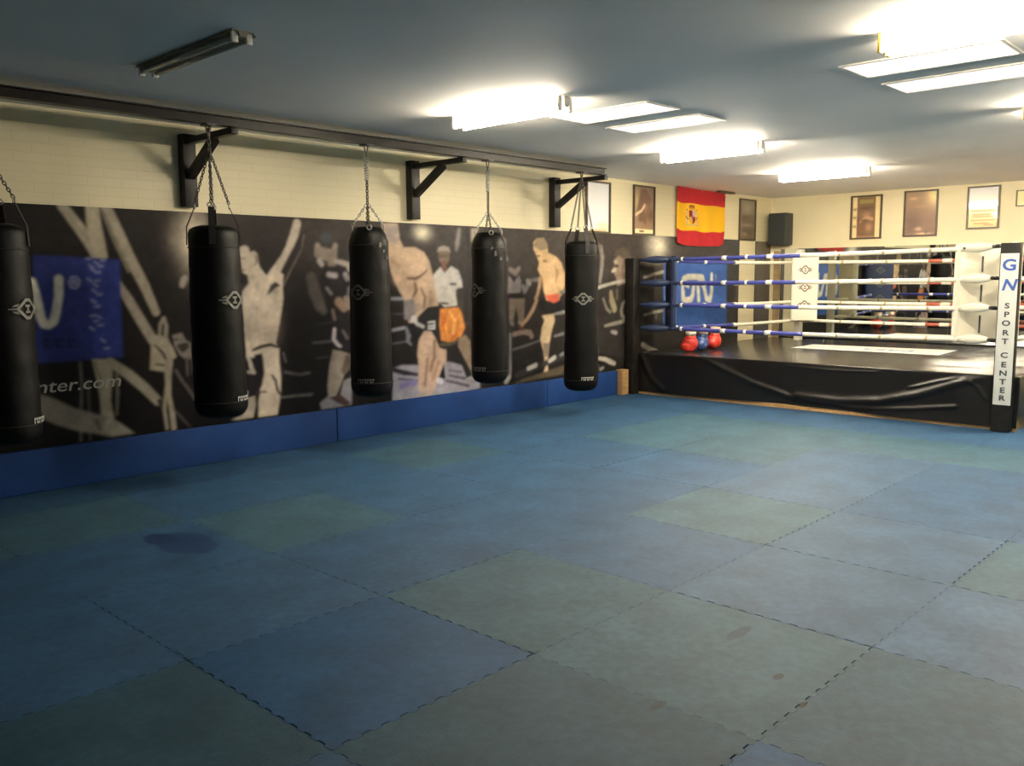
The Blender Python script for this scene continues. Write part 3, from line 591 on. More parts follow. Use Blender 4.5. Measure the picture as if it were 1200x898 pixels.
# foam floor: one-metre puzzle mats with toothed joints, level with each other
def floor():
    m = mat('foam_mat', (1, 1, 1), .58, attr='print', noise=.2, nscale=3.2, bump=.2, bscale=120, spec=.22); nt = m.node_tree; b = nt.nodes['Principled BSDF']
    # dried wet patch on one mat, a smear and a few scuffs with shapes of their own
    tc = nt.nodes.new('ShaderNodeTexCoord'); src = b.inputs['Base Color'].links[0].from_socket
    def patch(cx, cy, rx, ry, col, amt, wob=.25):
        nonlocal src
        mp = nt.nodes.new('ShaderNodeMapping'); mp.inputs['Location'].default_value = (-cx/rx, -cy/ry, 0); mp.inputs['Scale'].default_value = (1/rx, 1/ry, 0)
        nt.links.new(tc.outputs['Object'], mp.inputs['Vector'])
        ln = nt.nodes.new('ShaderNodeVectorMath'); ln.operation = 'LENGTH'; nt.links.new(mp.outputs['Vector'], ln.inputs[0])
        n = nt.nodes.new('ShaderNodeTexNoise'); n.inputs['Scale'].default_value = 1.3; nt.links.new(mp.outputs['Vector'], n.inputs['Vector'])
        ad = nt.nodes.new('ShaderNodeMath'); ad.operation = 'MULTIPLY_ADD'; ad.inputs[1].default_value = wob*2; nt.links.new(n.outputs['Fac'], ad.inputs[0]); nt.links.new(ln.outputs['Value'], ad.inputs[2])
        mr = nt.nodes.new('ShaderNodeMapRange'); mr.inputs['From Min'].default_value = .9+wob; mr.inputs['From Max'].default_value = 1.05+wob; mr.inputs['To Min'].default_value = amt; mr.inputs['To Max'].default_value = 0
        nt.links.new(ad.outputs[0], mr.inputs['Value'])
        mi = nt.nodes.new('ShaderNodeMix'); mi.data_type = 'RGBA'; nt.links.new(mr.outputs['Result'], mi.inputs['Factor'])
        nt.links.new(src, mi.inputs['A']); mi.inputs['B'].default_value = (*col, 1); src = mi.outputs['Result']
    for a in STAINS: patch(*a)
    n = nt.nodes.new('ShaderNodeTexNoise'); n.inputs['Scale'].default_value = 22; n.inputs['Detail'].default_value = 8; nt.links.new(tc.outputs['Object'], n.inputs['Vector'])
    mr = nt.nodes.new('ShaderNodeMapRange'); mr.inputs['From Min'].default_value = .35; mr.inputs['From Max'].default_value = .7; mr.inputs['To Min'].default_value = .86; mr.inputs['To Max'].default_value = 1.13
    nt.links.new(n.outputs['Fac'], mr.inputs['Value']); vm = nt.nodes.new('ShaderNodeVectorMath'); vm.operation = 'MULTIPLY'
    nt.links.new(src, vm.inputs[0]); nt.links.new(mr.outputs['Result'], vm.inputs[1]); nt.links.new(vm.outputs['Vector'], b.inputs['Base Color'])
    rnd = random.Random(3)
    I0, I1, J0, J1 = -4, 8, -5, 5
    gaps = {}
    def seam(kind, i, j):
        # kind 'h': from (i,j) to (i+1,j); 'v': from (i,j) to (i,j+1). toothed line with 12 teeth
        pts = []; n = 24; d = .006; s = 1 if (i+j) % 2 else -1
        for k in range(n):
            a = k/n; w = 1/n; h = d*s*(1 if k % 2 else -1)
            for t in (.1, .9): pts.append((a+w*t, h))
        return [(0, 0)]+pts+[(1, 0)]
    def gap(kind, i, j):
        k = (kind, i, j)
        if k not in gaps: gaps[k] = SEAMS.get(k, rnd.choice([.0010, .0014, .0018, .0024]))
        return gaps[k]
    verts = []; faces = []; cols = []
    for i in range(I0, I1):
        for j in range(J0, J1):
            out = []
            for kind, a, b_, rev in (('h', i, j, 0), ('v', i+1, j, 0), ('h', i, j+1, 1), ('v', i, j, 1)):
                g0 = gap(kind, a, b_); S = seam(kind, a, b_)
                if rev: S = S[::-1]
                P = []
                for t, h in S:
                    # loose knuckle ends leave small slots on one side of the joint
                    g_ = g0*.35+(g0*1.9 if (not rev and h > 0) else 0)
                    if kind == 'h': p = [a+t, b_+h]; n_ = (0, 1 if not rev else -1)
                    else: p = [a+h, b_+t]; n_ = (-1 if not rev else 1, 0)
                    # keep inside corners tidy
                    P.append((p[0]+n_[0]*g_, p[1]+n_[1]*g_))
                out += P[1:-1]
            k = len(verts); N = len(out)
            out = [(min(x, XB), min(y, YW-.002)) for x, y in out]
            verts += [(x, y, 0) for x, y in out]+[(x, y, -.015) for x, y in out]
            faces.append([k+q for q in range(N)])
            for q in range(N): faces.append([k+q, k+N+q, k+N+(q+1) % N, k+(q+1) % N])
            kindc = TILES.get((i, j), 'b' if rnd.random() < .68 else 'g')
            c = {'b': (.024, .071, .144), 'g': (.033, .083, .120), 'd': (.012, .062, .146), 'p': (.034, .082, .152), 't': (.023, .065, .100)}[kindc]  # 't' is dark teal, darkened further for light falloff in the foreground
            v = 1+rnd.uniform(-.06, .06)
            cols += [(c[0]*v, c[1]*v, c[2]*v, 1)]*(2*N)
    me = bpy.data.meshes.new('floor'); 
    # slab under the mats
    k = len(verts); verts += [(X0, Y0, -.014), (XB, Y0, -.014), (XB, YW, -.014), (X0, YW, -.014), (X0, Y0, -.1), (XB, Y0, -.1), (XB, YW, -.1), (X0, YW, -.1)]
    nmat = len(faces)
    faces += [[k, k+1, k+2, k+3], [k+7, k+6, k+5, k+4], [k, k+4, k+5, k+1], [k+1, k+5, k+6, k+2], [k+2, k+6, k+7, k+3], [k+3, k+7, k+4, k]]
    cols += [(.01, .014, .02, 1)]*8
    # plain matting fills the unseen margins
    def slab(x0, x1, y0, y1):
        q = len(verts)
        verts.extend([(x0, y0, 0), (x1, y0, 0), (x1, y1, 0), (x0, y1, 0)]); faces.append([q, q+1, q+2, q+3]); cols.extend([(.019, .064, .136, 1)]*4)
    slab(X0, I0, Y0, YW); slab(I0, XB, Y0, J0); slab(I1, XB, J0, YW)
    me.from_pydata(verts, [], faces); at = me.color_attributes.new('print', 'FLOAT_COLOR', 'POINT')
    at.data.foreach_set('color', np.array(cols, np.float32).ravel()); me.materials.append(m)
    o = bpy.data.objects.new('floor', me); C.objects.link(o)
    struct(o, 'blue and teal interlocking foam mats covering the gym floor')
floor()

# upright blue foam strip along the foot of the left wall
b = MB()
P = []
for x0, x1 in ((-4.9, -1.75), (-1.745, 2.27), (2.275, 5.3), (5.305, 6.70)): b.box(x0, x1, YW-.035, YW-.004, .001, .318, bev=.006)
k = b.build('wall_kick_mat', M['kick']); tag(k, 'long blue foam strip standing upright along the foot of the mural wall', 'mat')
b = MB(); b.box(6.70, 6.83, YW-.12, YW-.004, .001, .33, bev=.004)
tag(b.build('wood_block', M['plywood']), 'small upright plywood block between the blue wall strip and the ring', 'wood block')

# ------------------------------------------------------------------ mural
def mural():
    root = thing('wall_mural', 'wide black and white photographic mural of fighters and ring ropes on the long wall', 'mural', (4, YW-.012, .32))
    x = -2.6; xs = [x]
    while x < 9.85:
        x += .0075+.0007*max(0, x+1); xs.append(x)
    xs[-1] = 9.86; xs = np.array(xs); zs = np.linspace(.32, 2.088, 250)
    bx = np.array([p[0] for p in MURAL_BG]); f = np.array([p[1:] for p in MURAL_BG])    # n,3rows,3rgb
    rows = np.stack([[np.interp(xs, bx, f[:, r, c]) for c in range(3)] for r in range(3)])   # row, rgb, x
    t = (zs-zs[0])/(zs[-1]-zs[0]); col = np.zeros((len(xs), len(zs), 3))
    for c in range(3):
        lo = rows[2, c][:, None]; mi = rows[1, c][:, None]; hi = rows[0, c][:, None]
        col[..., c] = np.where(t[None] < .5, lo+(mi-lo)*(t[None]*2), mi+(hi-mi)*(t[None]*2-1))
    rs = np.random.RandomState(1)
    g_ = rs.normal(1, .03, (len(xs)//3+2, len(zs)//3+2)); G_ = np.kron(g_, np.ones((3, 3)))[:len(xs), :len(zs)]
    paint(xs, zs, col, MURAL_SHAPES)
    # soft photographic tones: broad mottling, then a light blur of the whole print
    def soft(n1, n2, seed):
        g0 = np.random.RandomState(seed).normal(0, 1, (n1, n2)); u = np.linspace(0, n1-1.001, len(xs)); v = np.linspace(0, n2-1.001, len(zs))
        a, c = u.astype(int), v.astype(int); fu = (u-a)[:, None]; fv = (v-c)[None]; fu = fu*fu*(3-2*fu); fv = fv*fv*(3-2*fv)
        return (g0[a][:, c]*(1-fu)+g0[a+1][:, c]*fu)*(1-fv)+(g0[a][:, c+1]*(1-fu)+g0[a+1][:, c+1]*fu)*fv
    col *= (np.exp(.07*soft(190, 30, 5)+.06*soft(70, 12, 6)+.07*soft(420, 70, 8))*G_)[..., None]
    for _ in range(2):
        col[1:-1] = (col[:-2]+2*col[1:-1]+col[2:])/4; col[:, 1:-1] = (col[:, :-2]+2*col[:, 1:-1]+col[:, 2:])/4
    print_mesh('mural_print', xs-4, zs-.32, np.clip(col, .004, .95), lambda X, Z: np.stack([X, np.zeros_like(X)-.0005, Z], 1), M['print'], root)
    b = MB(); b.box(-6.6, 5.86, .0, .010, 0, 1.768); b.build('backing_board', M['black_metal'], root)
    letters('web_address', 'nter.com', .135, FACE_L, (-4.03, -.002, .445), M['label_dim'], root, depth=.0005, sx=1.25, shear=.2, bold=.001)
M['label_dim'] = mat('pale_lettering', (.42, .41, .35), .5)
mural()
# short panel past the white pillar
root = thing('wall_panel', 'narrow dark brown panel in the corner right of the white pillar', 'panel', (10.6, YW-.012, .32))
xs = np.linspace(-.22, .27, 30); zs = np.linspace(0, 1.76, 80); col = np.zeros((30, 80, 3)); t = (zs/1.76)[None]
for c, (lo, hi) in enumerate(((.09, .20), (.09, .165), (.10, .115))): col[..., c] = lo+(hi-lo)*t+0*col[..., c]
print_mesh('panel_print', xs, zs, col, lambda X, Z: np.stack([X, np.zeros_like(X)-.0005, Z], 1), M['print'], root)
b = MB(); b.box(-.22, .27, 0, .010, 0, 1.76); b.build('backing_board', M['black_metal'], root)
b = MB(); b.box(10.86, 10.885, 4.40, 4.50, .32, 1.93); struct(b.build('trim_1', M['trim_wood']))

# ------------------------------------------------------------------ mirrors on the far wall
root = thing('wall_mirror', 'long mirror of joined panels on the far wall behind the ring', 'mirror', (XB, 2.3, .35))
for y0, y1 in ((3.101, 4.39), (1.80, 3.099), (.50, 1.798), (-.80, .498)):
    b = MB(); b.box(-.012, -.002, y0-2.3, y1-2.3, 0, 1.61); b.build('mirror_panel', M['mirror'], root)
b = MB(); b.box(-.018, -.002, -3.12, 2.11, -.03, 0); b.build('mirror_rail', M['frame'], root)

# ------------------------------------------------------------------ bag rail
RY = YW-.78
root = thing('bag_rail', 'long dark steel beam under the ceiling carrying the punching bags', 'rail', (2, YW, 2.664))
b = MB()
x0, x1 = -6.0, 3.42
b.box(x0, x1, RY-YW-.042, RY-YW+.042, .064, .072); b.box(x0, x1, RY-YW-.042, RY-YW+.042, 0, .008); b.box(x0, x1, RY-YW-.005, RY-YW+.005, .008, .064)
b.build('beam', M['rail'], root)
for bx, lab in ((.90, 'dark steel wall bracket behind the chains of the second bag from the left'), (3.26, 'dark steel wall bracket above the white shirted referee, middle of the three'), (5.43, 'dark steel wall bracket at the end of the rail beside the pale poster')):
    e = thing('wall_bracket', lab, 'bracket', (bx, YW, 2.664), 'steel brackets carrying the bag rail')
    b = MB(); b.box(-.055, .055, -.09, -.002, -.54, .03, bev=.004); b.build('wall_post', M['black_metal'], e)
    b = MB(); b.box(-.03, .03, -.80, -.09, -.05, -.001, bev=.004); b.build('arm', M['black_metal'], e)
    b = MB(); 
    p0 = Vector((0, -.09, -.30)); p1 = Vector((0, -.50, -.05)); d = (p1-p0).normalized(); n_ = Vector((0, -d.z, d.y))*.03
    vs = [];
    for s in (-.03, .03):
        for p in (p0-n_, p0+n_, p1+n_, p1-n_): vs.append((s, p.y, p.z))
    b.add(vs, [(0, 1, 2, 3), (7, 6, 5, 4), (0, 4, 5, 1), (1, 5, 6, 2), (2, 6, 7, 3), (3, 7, 4, 0)]); b.build('strut', M['black_metal'], e)

# ------------------------------------------------------------------ punching bags
def link_chain(b, p, q, size=.03, r=.0035, mi=0):
    p, q = Vector(p), Vector(q); L = (q-p).length; n = max(1, int(L/(size*.72))); d = (q-p).normalized()
    a = Vector((0, 0, 1)) if abs(d.z) < .9 else Vector((1, 0, 0)); u = d.cross(a).normalized(); w = d.cross(u)
    for i in range(n):
        c = p+d*L*(i+.5)/n; s = u if i % 2 else w; h = L/n*.5+.0045
        b.tube([c+d*(h*math.sin(t))+s*(size*.30*math.cos(t)) for t in [2*PI*k/10 for k in range(10)]], r, n=6, mi=mi, closed=True)
def on_cyl(poly, r, ang, z0, cx=0, cy=0):
    return [(cx+r*math.cos(ang+u/r), cy+r*math.sin(ang+u/r), z0+v) for u, v in poly]
def cyl_patch(b, r, ang, z0, quads, sub=6, lift=.0022):
    # quads: list of 4 (u,v) corners; u to the viewer's right, wrapped on the cylinder
    for q in quads:
        P = []
        for i in range(sub+1):
            row = []
            for j in range(2):
                s = i/sub; t = j
                u = (q[0][0]*(1-s)+q[1][0]*s)*(1-t)+(q[3][0]*(1-s)+q[2][0]*s)*t
                v = (q[0][1]*(1-s)+q[1][1]*s)*(1-t)+(q[3][1]*(1-s)+q[2][1]*s)*t
                row.append(((r+lift)*math.cos(ang+u/r), (r+lift)*math.sin(ang+u/r), z0+v))
            P.append(row)
        b.grid(P, smooth=False)
def emblem_quads(w, h):
    a, t = w/2, h*.13
    Q = []
    # diamond ring
    D = [(-w*.33, 0), (-w*.07, h/2), (w*.07, h/2), (w*.33, 0), (w*.07, -h/2), (-w*.07, -h/2)]
    for p, q in zip(D, D[1:]+D[:1]):
        k = .70; Q.append([p, q, (q[0]*k, q[1]*k), (p[0]*k, p[1]*k)])
    # wings
    for s in (-1, 1):
        Q.append([(s*w*.24, h*.26), (s*w*.36, h*.20), (s*w*.42, h*.10), (s*w*.28, h*.12)])
        Q.append([(s*w*.22, h*.045), (s*a, h*.03), (s*a, -h*.03), (s*w*.22, -h*.045)])
        Q.append([(s*w*.28, -h*.12), (s*w*.42, -h*.10), (s*w*.36, -h*.20), (s*w*.24, -h*.26)])
    # central letter-like bar
    Q += [[(-w*.08, h*.2), (w*.08, h*.2), (w*.08, h*.1), (-w*.08, h*.1)], [(-w*.025, h*.1), (w*.025, h*.1), (w*.025, -h*.1), (-w*.025, -h*.1)], [(-w*.08, -h*.1), (w*.08, -h*.1), (w*.08, -h*.2), (-w*.08, -h*.2)]]
    return Q
def text_quads(word_w, h, n):
    Q = []; x = -word_w/2; s = word_w/n
    for i in range(n):
        Q.append([(x+i*s, h/2), (x+i*s+s*.28, h/2), (x+i*s+s*.28, -h/2), (x+i*s, -h/2)])
        Q.append([(x+i*s+s*.28, h/2), (x+i*s+s*.75, h/2), (x+i*s+s*.75, h*.2), (x+i*s+s*.28, h*.2)])
        if i % 2: Q.append([(x+i*s+s*.28, -h*.2), (x+i*s+s*.75, -h*.2), (x+i*s+s*.75, -h/2), (x+i*s+s*.28, -h/2)])
    return Q
def punching_bag(X, zb, zt, r, style, face_deg, label, dim, z_split, seed):
    # origin on the rail underside; local z = 0 at the rail
    root = thing('punching_bag', label, 'punching bag', (X, RY, 2.664), 'punching bags hanging from the wall rail')
    B, T = zb-2.664, zt-2.664; rnd = random.Random(seed)
    cr = .055 if style == 'strap' else .13
    prof = [(.001, B), (r*.45, B+.003), (r*.72, B+.015), (r*.88, B+.036), (r*.97, B+.066), (r, B+.10)]
    for k in range(1, 22): prof.append((r*(1-.07*k/22+.012*math.sin(k*1.7+seed)), B+.09+(T-B-.09-cr)*k/22))
    rt = r*.93; prof += [(rt, T-cr), (rt-.014 if style == 'strap' else rt-.022, T-cr*.5), (rt-.04 if style == 'strap' else rt-.055, T-.012), (rt-.08 if style == 'strap' else rt-.10, T), (.001, T-.01)]
    ph = rnd.uniform(0, 6)
    b = MB(); b.lathe(prof, 0, 0, 48, wob=lambda a, z: .012*math.sin(3*a+ph+z*4)+.006*math.sin(7*a+z*13+ph)+(.02*math.sin(9*a+z*30) if (style != 'strap' and z > T-.2) else 0))
    body = b.build('bag_body', M['bag'], root)
    # stitched seam rings
    for z in (B+.13, T-.16):
        b = MB(); rr = r+.002 if z < (B+T)/2 else r*.94
        b.tube([(rr*math.cos(t), rr*math.sin(t), z) for t in [2*PI*k/40 for k in range(40)]], .004, 6, closed=True)
        b.build('seam_band', M['strap'], root)
    ang = math.radians(face_deg)
    zm = B+(T-B)*.62
    b = MB(); cyl_patch(b, r*.985, ang, zm, emblem_quads(.25, .13), lift=.006); b.build('emblem', M['emblem_dim' if dim else 'emblem'], root)
    b = MB(); cyl_patch(b, r*1.012, ang+.3, B+.155, text_quads(.15, .035, 7), lift=.006); b.build('maker_tag', M['tag_white' if not dim else 'emblem'], root)
    zs = z_split-2.664
    if style == 'strap':
        for k in range(4):
            a = PI/4+k*PI/2+.25; c, s = math.cos(a), math.sin(a); t = Vector((-s, c, 0))*.022
            p0 = Vector((c*(r*.94+.004), s*(r*.94+.004), T-.14)); p1 = Vector((c*(r*.93), s*(r*.93), T-.01)); p2 = Vector((c*r*.62, s*r*.62, T+.13))
            nrm = Vector((c, s, 0))*.006
            b = MB(); P = [p0, p1, p2]
            vs = [];
            for p in P: vs += [p-t-nrm*0, p+t-nrm*0, p+t+nrm, p-t+nrm]
            b.add(vs, [(0, 1, 2, 3)[::-1], (8, 9, 10, 11)]+[(i*4+j, i*4+(j+1) % 4, (i+1)*4+(j+1) % 4, (i+1)*4+j) for i in range(2) for j in range(4)]); b.build('strap', M['strap'], root)
            b = MB(); m_ = p2
            b.tube([m_+Vector((-s, c, 0))*.026*math.cos(q)+Vector((0, 0, 1))*.018*math.sin(q)+Vector((0, 0, .012)) for q in [2*PI*k2/14 for k2 in range(14)]], .0045, 6, closed=True); b.build('strap_ring', M['chrome'], root)
            b = MB(); link_chain(b, m_+Vector((0, 0, .028)), (c*.012, s*.012, zs)); b.build('chain', M['chain'], root)
        b = MB(); b.tube([(0, 0, zs-.015), (0, 0, zs+.03)], .014, 10); link_chain(b, (0, 0, zs+.03), (0, 0, -.03), .034, .0045); b.build('hanging_chain', M['chain'], root)
    else:
        for k in range(4):
            a = PI/4+k*PI/2+.2; c, s = math.cos(a), math.sin(a)
            p = Vector((c*(r*.93-.035), s*(r*.93-.035), T-.012))
            b = MB(); b.tube([p+Vector((-s, c, 0))*.02*math.cos(q)+Vector((0, 0, 1))*.02*math.sin(q) for q in [2*PI*k2/12 for k2 in range(12)]], .005, 6, closed=True); b.build('eye_ring', M['chrome'], root)
            b = MB(); link_chain(b, p+Vector((0, 0, .02)), (c*.01, s*.01, zs)); b.build('chain', M['chrome' if k % 2 else 'chain'], root)
        b = MB(); link_chain(b, (0, 0, zs), (0, 0, -.30), .034, .0048); b.build('hanging_chain', M['chain'], root)
        # coil spring
        b = MB(); n = 9*14; b.tube([(.017*math.cos(2*PI*i/14), .017*math.sin(2*PI*i/14), -.30+.20*i/n) for i in range(n+1)], .0045, 6); b.build('spring', M['chrome'], root)
        # worn silver tape pieces near the shoulder
        for q in range(3):
            b = MB(); a0 = ang+1.15+.2*q+rnd.uniform(-.1, .1) if ang < -2.9 or q < 3 else ang; z0 = T-.16-.05*q
            w_, h_ = rnd.uniform(.02, .035), rnd.uniform(.03, .06)
            cyl_patch(b, r*.955, a0, z0, [[(-w_/2, -h_/2), (w_/2, -h_/2+.01), (w_/2-.008, h_/2), (-w_/2+.005, h_/2-.006)]], lift=.006); b.build('tape_patch', M['tape'], root)
    # hook over the rail
    b = MB(); b.tube([(0, 0, -.10 if style != 'strap' else -.035), (0, 0, -.08), (.012, 0, -.05), (.018, 0, -.02), (.018, 0, .0)], .006, 8)
    b.tube([(0, 0, -.08), (-.012, 0, -.05), (-.018, 0, -.02), (-.018, 0, .0)], .006, 8); b.box(-.035, .035, -.055, .055, -.012, -.001, bev=.002); b.build('hook', M['grey_metal'], root)
    return root
CAM = (CAMX, CAMY)
def facing(X, off):   # angle towards the room, turned by off degrees to the viewer's right
    return math.degrees(math.atan2(CAM[1]-RY, CAM[0]-X))+off
punching_bag(-.75, .51, 1.895, .185, 'strap', facing(-.75, 50), 'black punching bag at the left edge of the picture, cut by the frame', False, 2.25, 1)
punching_bag(.70, .505, 1.935, .193, 'strap', facing(.70, 42), 'black strapped punching bag in front of the man with one raised arm', False, 2.44, 2)
punching_bag(2.125, .518, 1.98, .18, 'ring', facing(2.125, -33), 'black punching bag on a spring and chain left of the orange shorts fighter', True, 2.165, 3)
punching_bag(3.58, .502, 1.98, .18, 'ring', facing(3.58, -50), 'black punching bag with worn taped shoulder right of the white shirted referee', True, 2.16, 4)
punching_bag(5.02, .282, 1.93, .19, 'strap', facing(5.02, 6), 'lowest hanging black punching bag with a clear grey emblem, nearest the ring', False, 2.58, 5)

# ------------------------------------------------------------------ ceiling lights
def ceiling_light(X, Yc, L, lit, label):
    root = thing('ceiling_light', label, 'ceiling light', (X, Yc, H), 'twin tube ceiling lights')
    w = .13 if lit else .072
    b = MB(); hm = M['fixture' if lit else 'fixture_old']
    # narrow folded batten with the two tubes held either side of it
    tx = .055 if lit else .040
    sec = [(-.028, -.001), (-.028, -.060), (-.014, -.074), (.014, -.074), (.028, -.060), (.028, -.001)] if lit else [(-w, -.02), (-w+.02, -.005), (-.028, -.006), (-.018, -.030), (.018, -.030), (.028, -.006), (w-.02, -.005), (w, -.02), (w-.015, -.001), (-w+.015, -.001)]
    n = len(sec); vs = [(x, y, z) for y in (-L/2, L/2) for x, z in sec]
    b.add(vs, [(i, (i+1) % n, n+(i+1) % n, n+i) for i in range(n)]+[tuple(range(n))[::-1], tuple(range(n, 2*n))]); b.build('housing', hm, root)
    for s in (-1, 1):
        b = MB(); tz = -.078 if lit else -.036; b.tube([(s*tx, -L/2+.04, tz), (s*tx, L/2-.04, tz)], .018 if lit else .0145, 14); b.build('fluorescent_tube', M[('tube' if X > 3 else 'tube_dimmed') if lit else 'tube_off'], root)
    for e in (-1, 1):
        for s in (-1, 1):
            b = MB(); b.box(s*tx-.018, s*tx+.018, e*(L/2-.02)-.009, e*(L/2-.02)+.009, -.102 if lit else -.06, -.001, bev=.004); b.build('lampholder', M['cap' if not (lit and Yc < 0 and e > 0) else 'brass'], root)
    return root
ceiling_light(-.155, 2.35, 1.09, False, 'unlit twin tube light on the dark ceiling above the leftmost bags')
ceiling_light(2.25, 2.25, 1.10, True, 'lit twin tube light beside the smaller pair of panels, second bag below it')
ceiling_light(5.12, 2.28, 1.10, True, 'lit twin tube light beyond the smaller panels, nearer the flag')
ceiling_light(7.76, 2.32, 1.10, True, 'lit twin tube light farthest back, over the left half of the ring')
ceiling_light(2.22, -1.0, 1.10, True, 'lit twin tube light overlapping the larger pair of panels at upper right')
ceiling_light(5.03, -1.0, 1.10, True, 'lit twin tube light cut by the right edge of the picture')
ceiling_light(7.76, -1.0, 1.10, True, 'lit twin tube light beside the right side of the ring')
def panel(x0, x1, y0, y1, label):
    root = thing('ceiling_panel', label, 'ceiling light', ((x0+x1)/2, (y0+y1)/2, H), 'flush white ceiling panels')
    a, c = (x1-x0)/2, (y1-y0)/2; b = MB()
    b.box(-a, a, -c, -c+.02, -.01, -.001); b.box(-a, a, c-.02, c, -.01, -.001); b.box(-a, -a+.02, -c+.02, c-.02, -.01, -.001); b.box(a-.02, a, -c+.02, c-.02, -.01, -.001); b.build('panel_frame', M['fixture'], root)
    b = MB(); b.box(-a+.02, a-.02, -c+.02, c-.02, -.006, -.001); b.build('diffuser', M['panel'], root)
panel(2.76, 3.19, 1.39, 2.29, 'flush white panel nearer the left lit tube, of the smaller pair')
panel(3.46, 3.86, 1.39, 2.29, 'flush white panel of the smaller pair, nearer the ring')
panel(2.72, 3.14, -.90, -.01, 'large flush white panel partly hidden by the lit tube at upper right')
panel(3.39, 3.81, -.90, -.01, 'large flush white panel below the other at upper right')
b = MB(); b.box(9.05, 9.48, YW-.14, YW-.06, H-.03, H-.001, bev=.01); tag(b.build('ceiling_fitting', M['frame']), 'small brown flat fitting on the ceiling edge above the flag', 'fitting')

# ------------------------------------------------------------------ framed pictures
def picture(face, u0, u1, z0, z1, label, cat, shapes, base, group, name='framed_picture', fw=.022):
    # u along the wall to the viewer's right, metres; shapes in 0..1 sheet units
    w, h = u1-u0, z1-z0
    if face == 'L': loc = ((u0+u1)/2, YW, z0)
    else: loc = (XB, -(u0+u1)/2, z0)
    root = thing(name, label, cat, loc, group)
    R = FACE_L if face == 'L' else FACE_B
    def tr(p): return R @ Vector(p)      # (u, v, out)
    def bx(b, u0, u1, v0, v1, d0, d1):
        vs = [tr((u, v, d)) for d in (d0, d1) for v in (v0, v1) for u in (u0, u1)]
        b.add(vs, [(0, 2, 3, 1), (4, 5, 7, 6), (0, 1, 5, 4), (2, 6, 7, 3), (0, 4, 6, 2), (1, 3, 7, 5)])
    a = w/2; b = MB(); bx(b, -a, a, 0, fw, .002, .028); bx(b, -a, a, h-fw, h, .002, .028); bx(b, -a, -a+fw, fw, h-fw, .002, .028); bx(b, a-fw, a, fw, h-fw, .002, .028)
    b.build('frame', M['frame'], root)
    nx, nz = 70, 110; xs = np.linspace(0, 1, nx); zs = np.linspace(0, 1, nz); col = np.zeros((nx, nz, 3)); col[:] = base[0]
    t = zs[None, :, None]; col = np.array(base[0])*(1-t)+np.array(base[1])*t+0*col
    paint(xs, zs, col, shapes); col *= np.random.RandomState(len(label)).normal(1, .05, (nx, nz))[..., None]
    ww, hh = w-2*fw, h-2*fw; Rn = np.array(R)
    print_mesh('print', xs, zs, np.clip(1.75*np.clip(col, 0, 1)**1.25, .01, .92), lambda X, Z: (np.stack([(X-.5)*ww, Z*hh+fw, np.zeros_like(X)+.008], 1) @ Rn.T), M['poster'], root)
    b = MB(); bx(b, -a+fw, a-fw, fw, h-fw, .014, .016); b.build('glass_pane', M['glass'], root)
GL, GB = 'pictures on the long wall', 'pictures on the far wall'
s_ = srgb
picture('L', 6.06, 6.55, 2.085, 2.72, 'pale framed poster right of the last rail bracket', 'picture', [('G', s_(215, 170, 130), .6, [(.75, .1, .4, .12)]), ('P', s_(180, 160, 120), .02, [(.1, .0), (.9, 0), (.9, .04), (.1, .04)])], (s_(250, 240, 205), s_(252, 250, 225)), GL)  # lamp glare on the glass is painted into this pale print
picture('L', 7.05, 7.54, 2.085, 2.735, 'brown framed poster of a figure, left of the flag', 'picture',
        [('G', s_(190, 175, 130), .7, [(.1, .7, .25, .25)]), ('P', s_(120, 92, 76), .06, [(.35, .95), (.6, .97), (.9, .75), (.75, .5), (.6, .2), (.3, .3), (.15, .5)]), ('G', s_(165, 130, 112), .8, [(.6, .55, .2, .12)]), ('G', s_(90, 66, 50), .7, [(.85, .4, .2, .15)]), ('T', s_(210, 190, 160), .03, [(.1, .4, .03), (.4, .5, .03), (.55, .62, .03)]), ('G', s_(70, 55, 45), .6, [(.3, .3, .1, .06)]), ('P', s_(225, 210, 170), .02, [(0, .0), (1, .0), (1, .09), (0, .1)]), ('T', s_(110, 80, 60), .02, [(.3, .05, .02), (.5, .05, .02)])], (s_(150, 125, 100), s_(140, 118, 100)), GL)
picture('L', 9.83, 10.34, 2.085, 2.72, 'grey framed poster above the white pillar, right of the flag', 'picture',
        [('G', s_(150, 140, 128), .8, [(.5, .8, .4, .2)]), ('G', s_(104, 92, 78), .7, [(.3, .55, .5, .1)]), ('G', s_(160, 148, 130), .7, [(.5, .36, .5, .05)]), ('G', s_(90, 80, 66), .7, [(.5, .2, .5, .1)]), ('G', s_(160, 140, 118), .7, [(.35, .13, .2, .06)])], (s_(120, 106, 90), s_(130, 120, 104)), GL)
dk = s_(92, 72, 50)
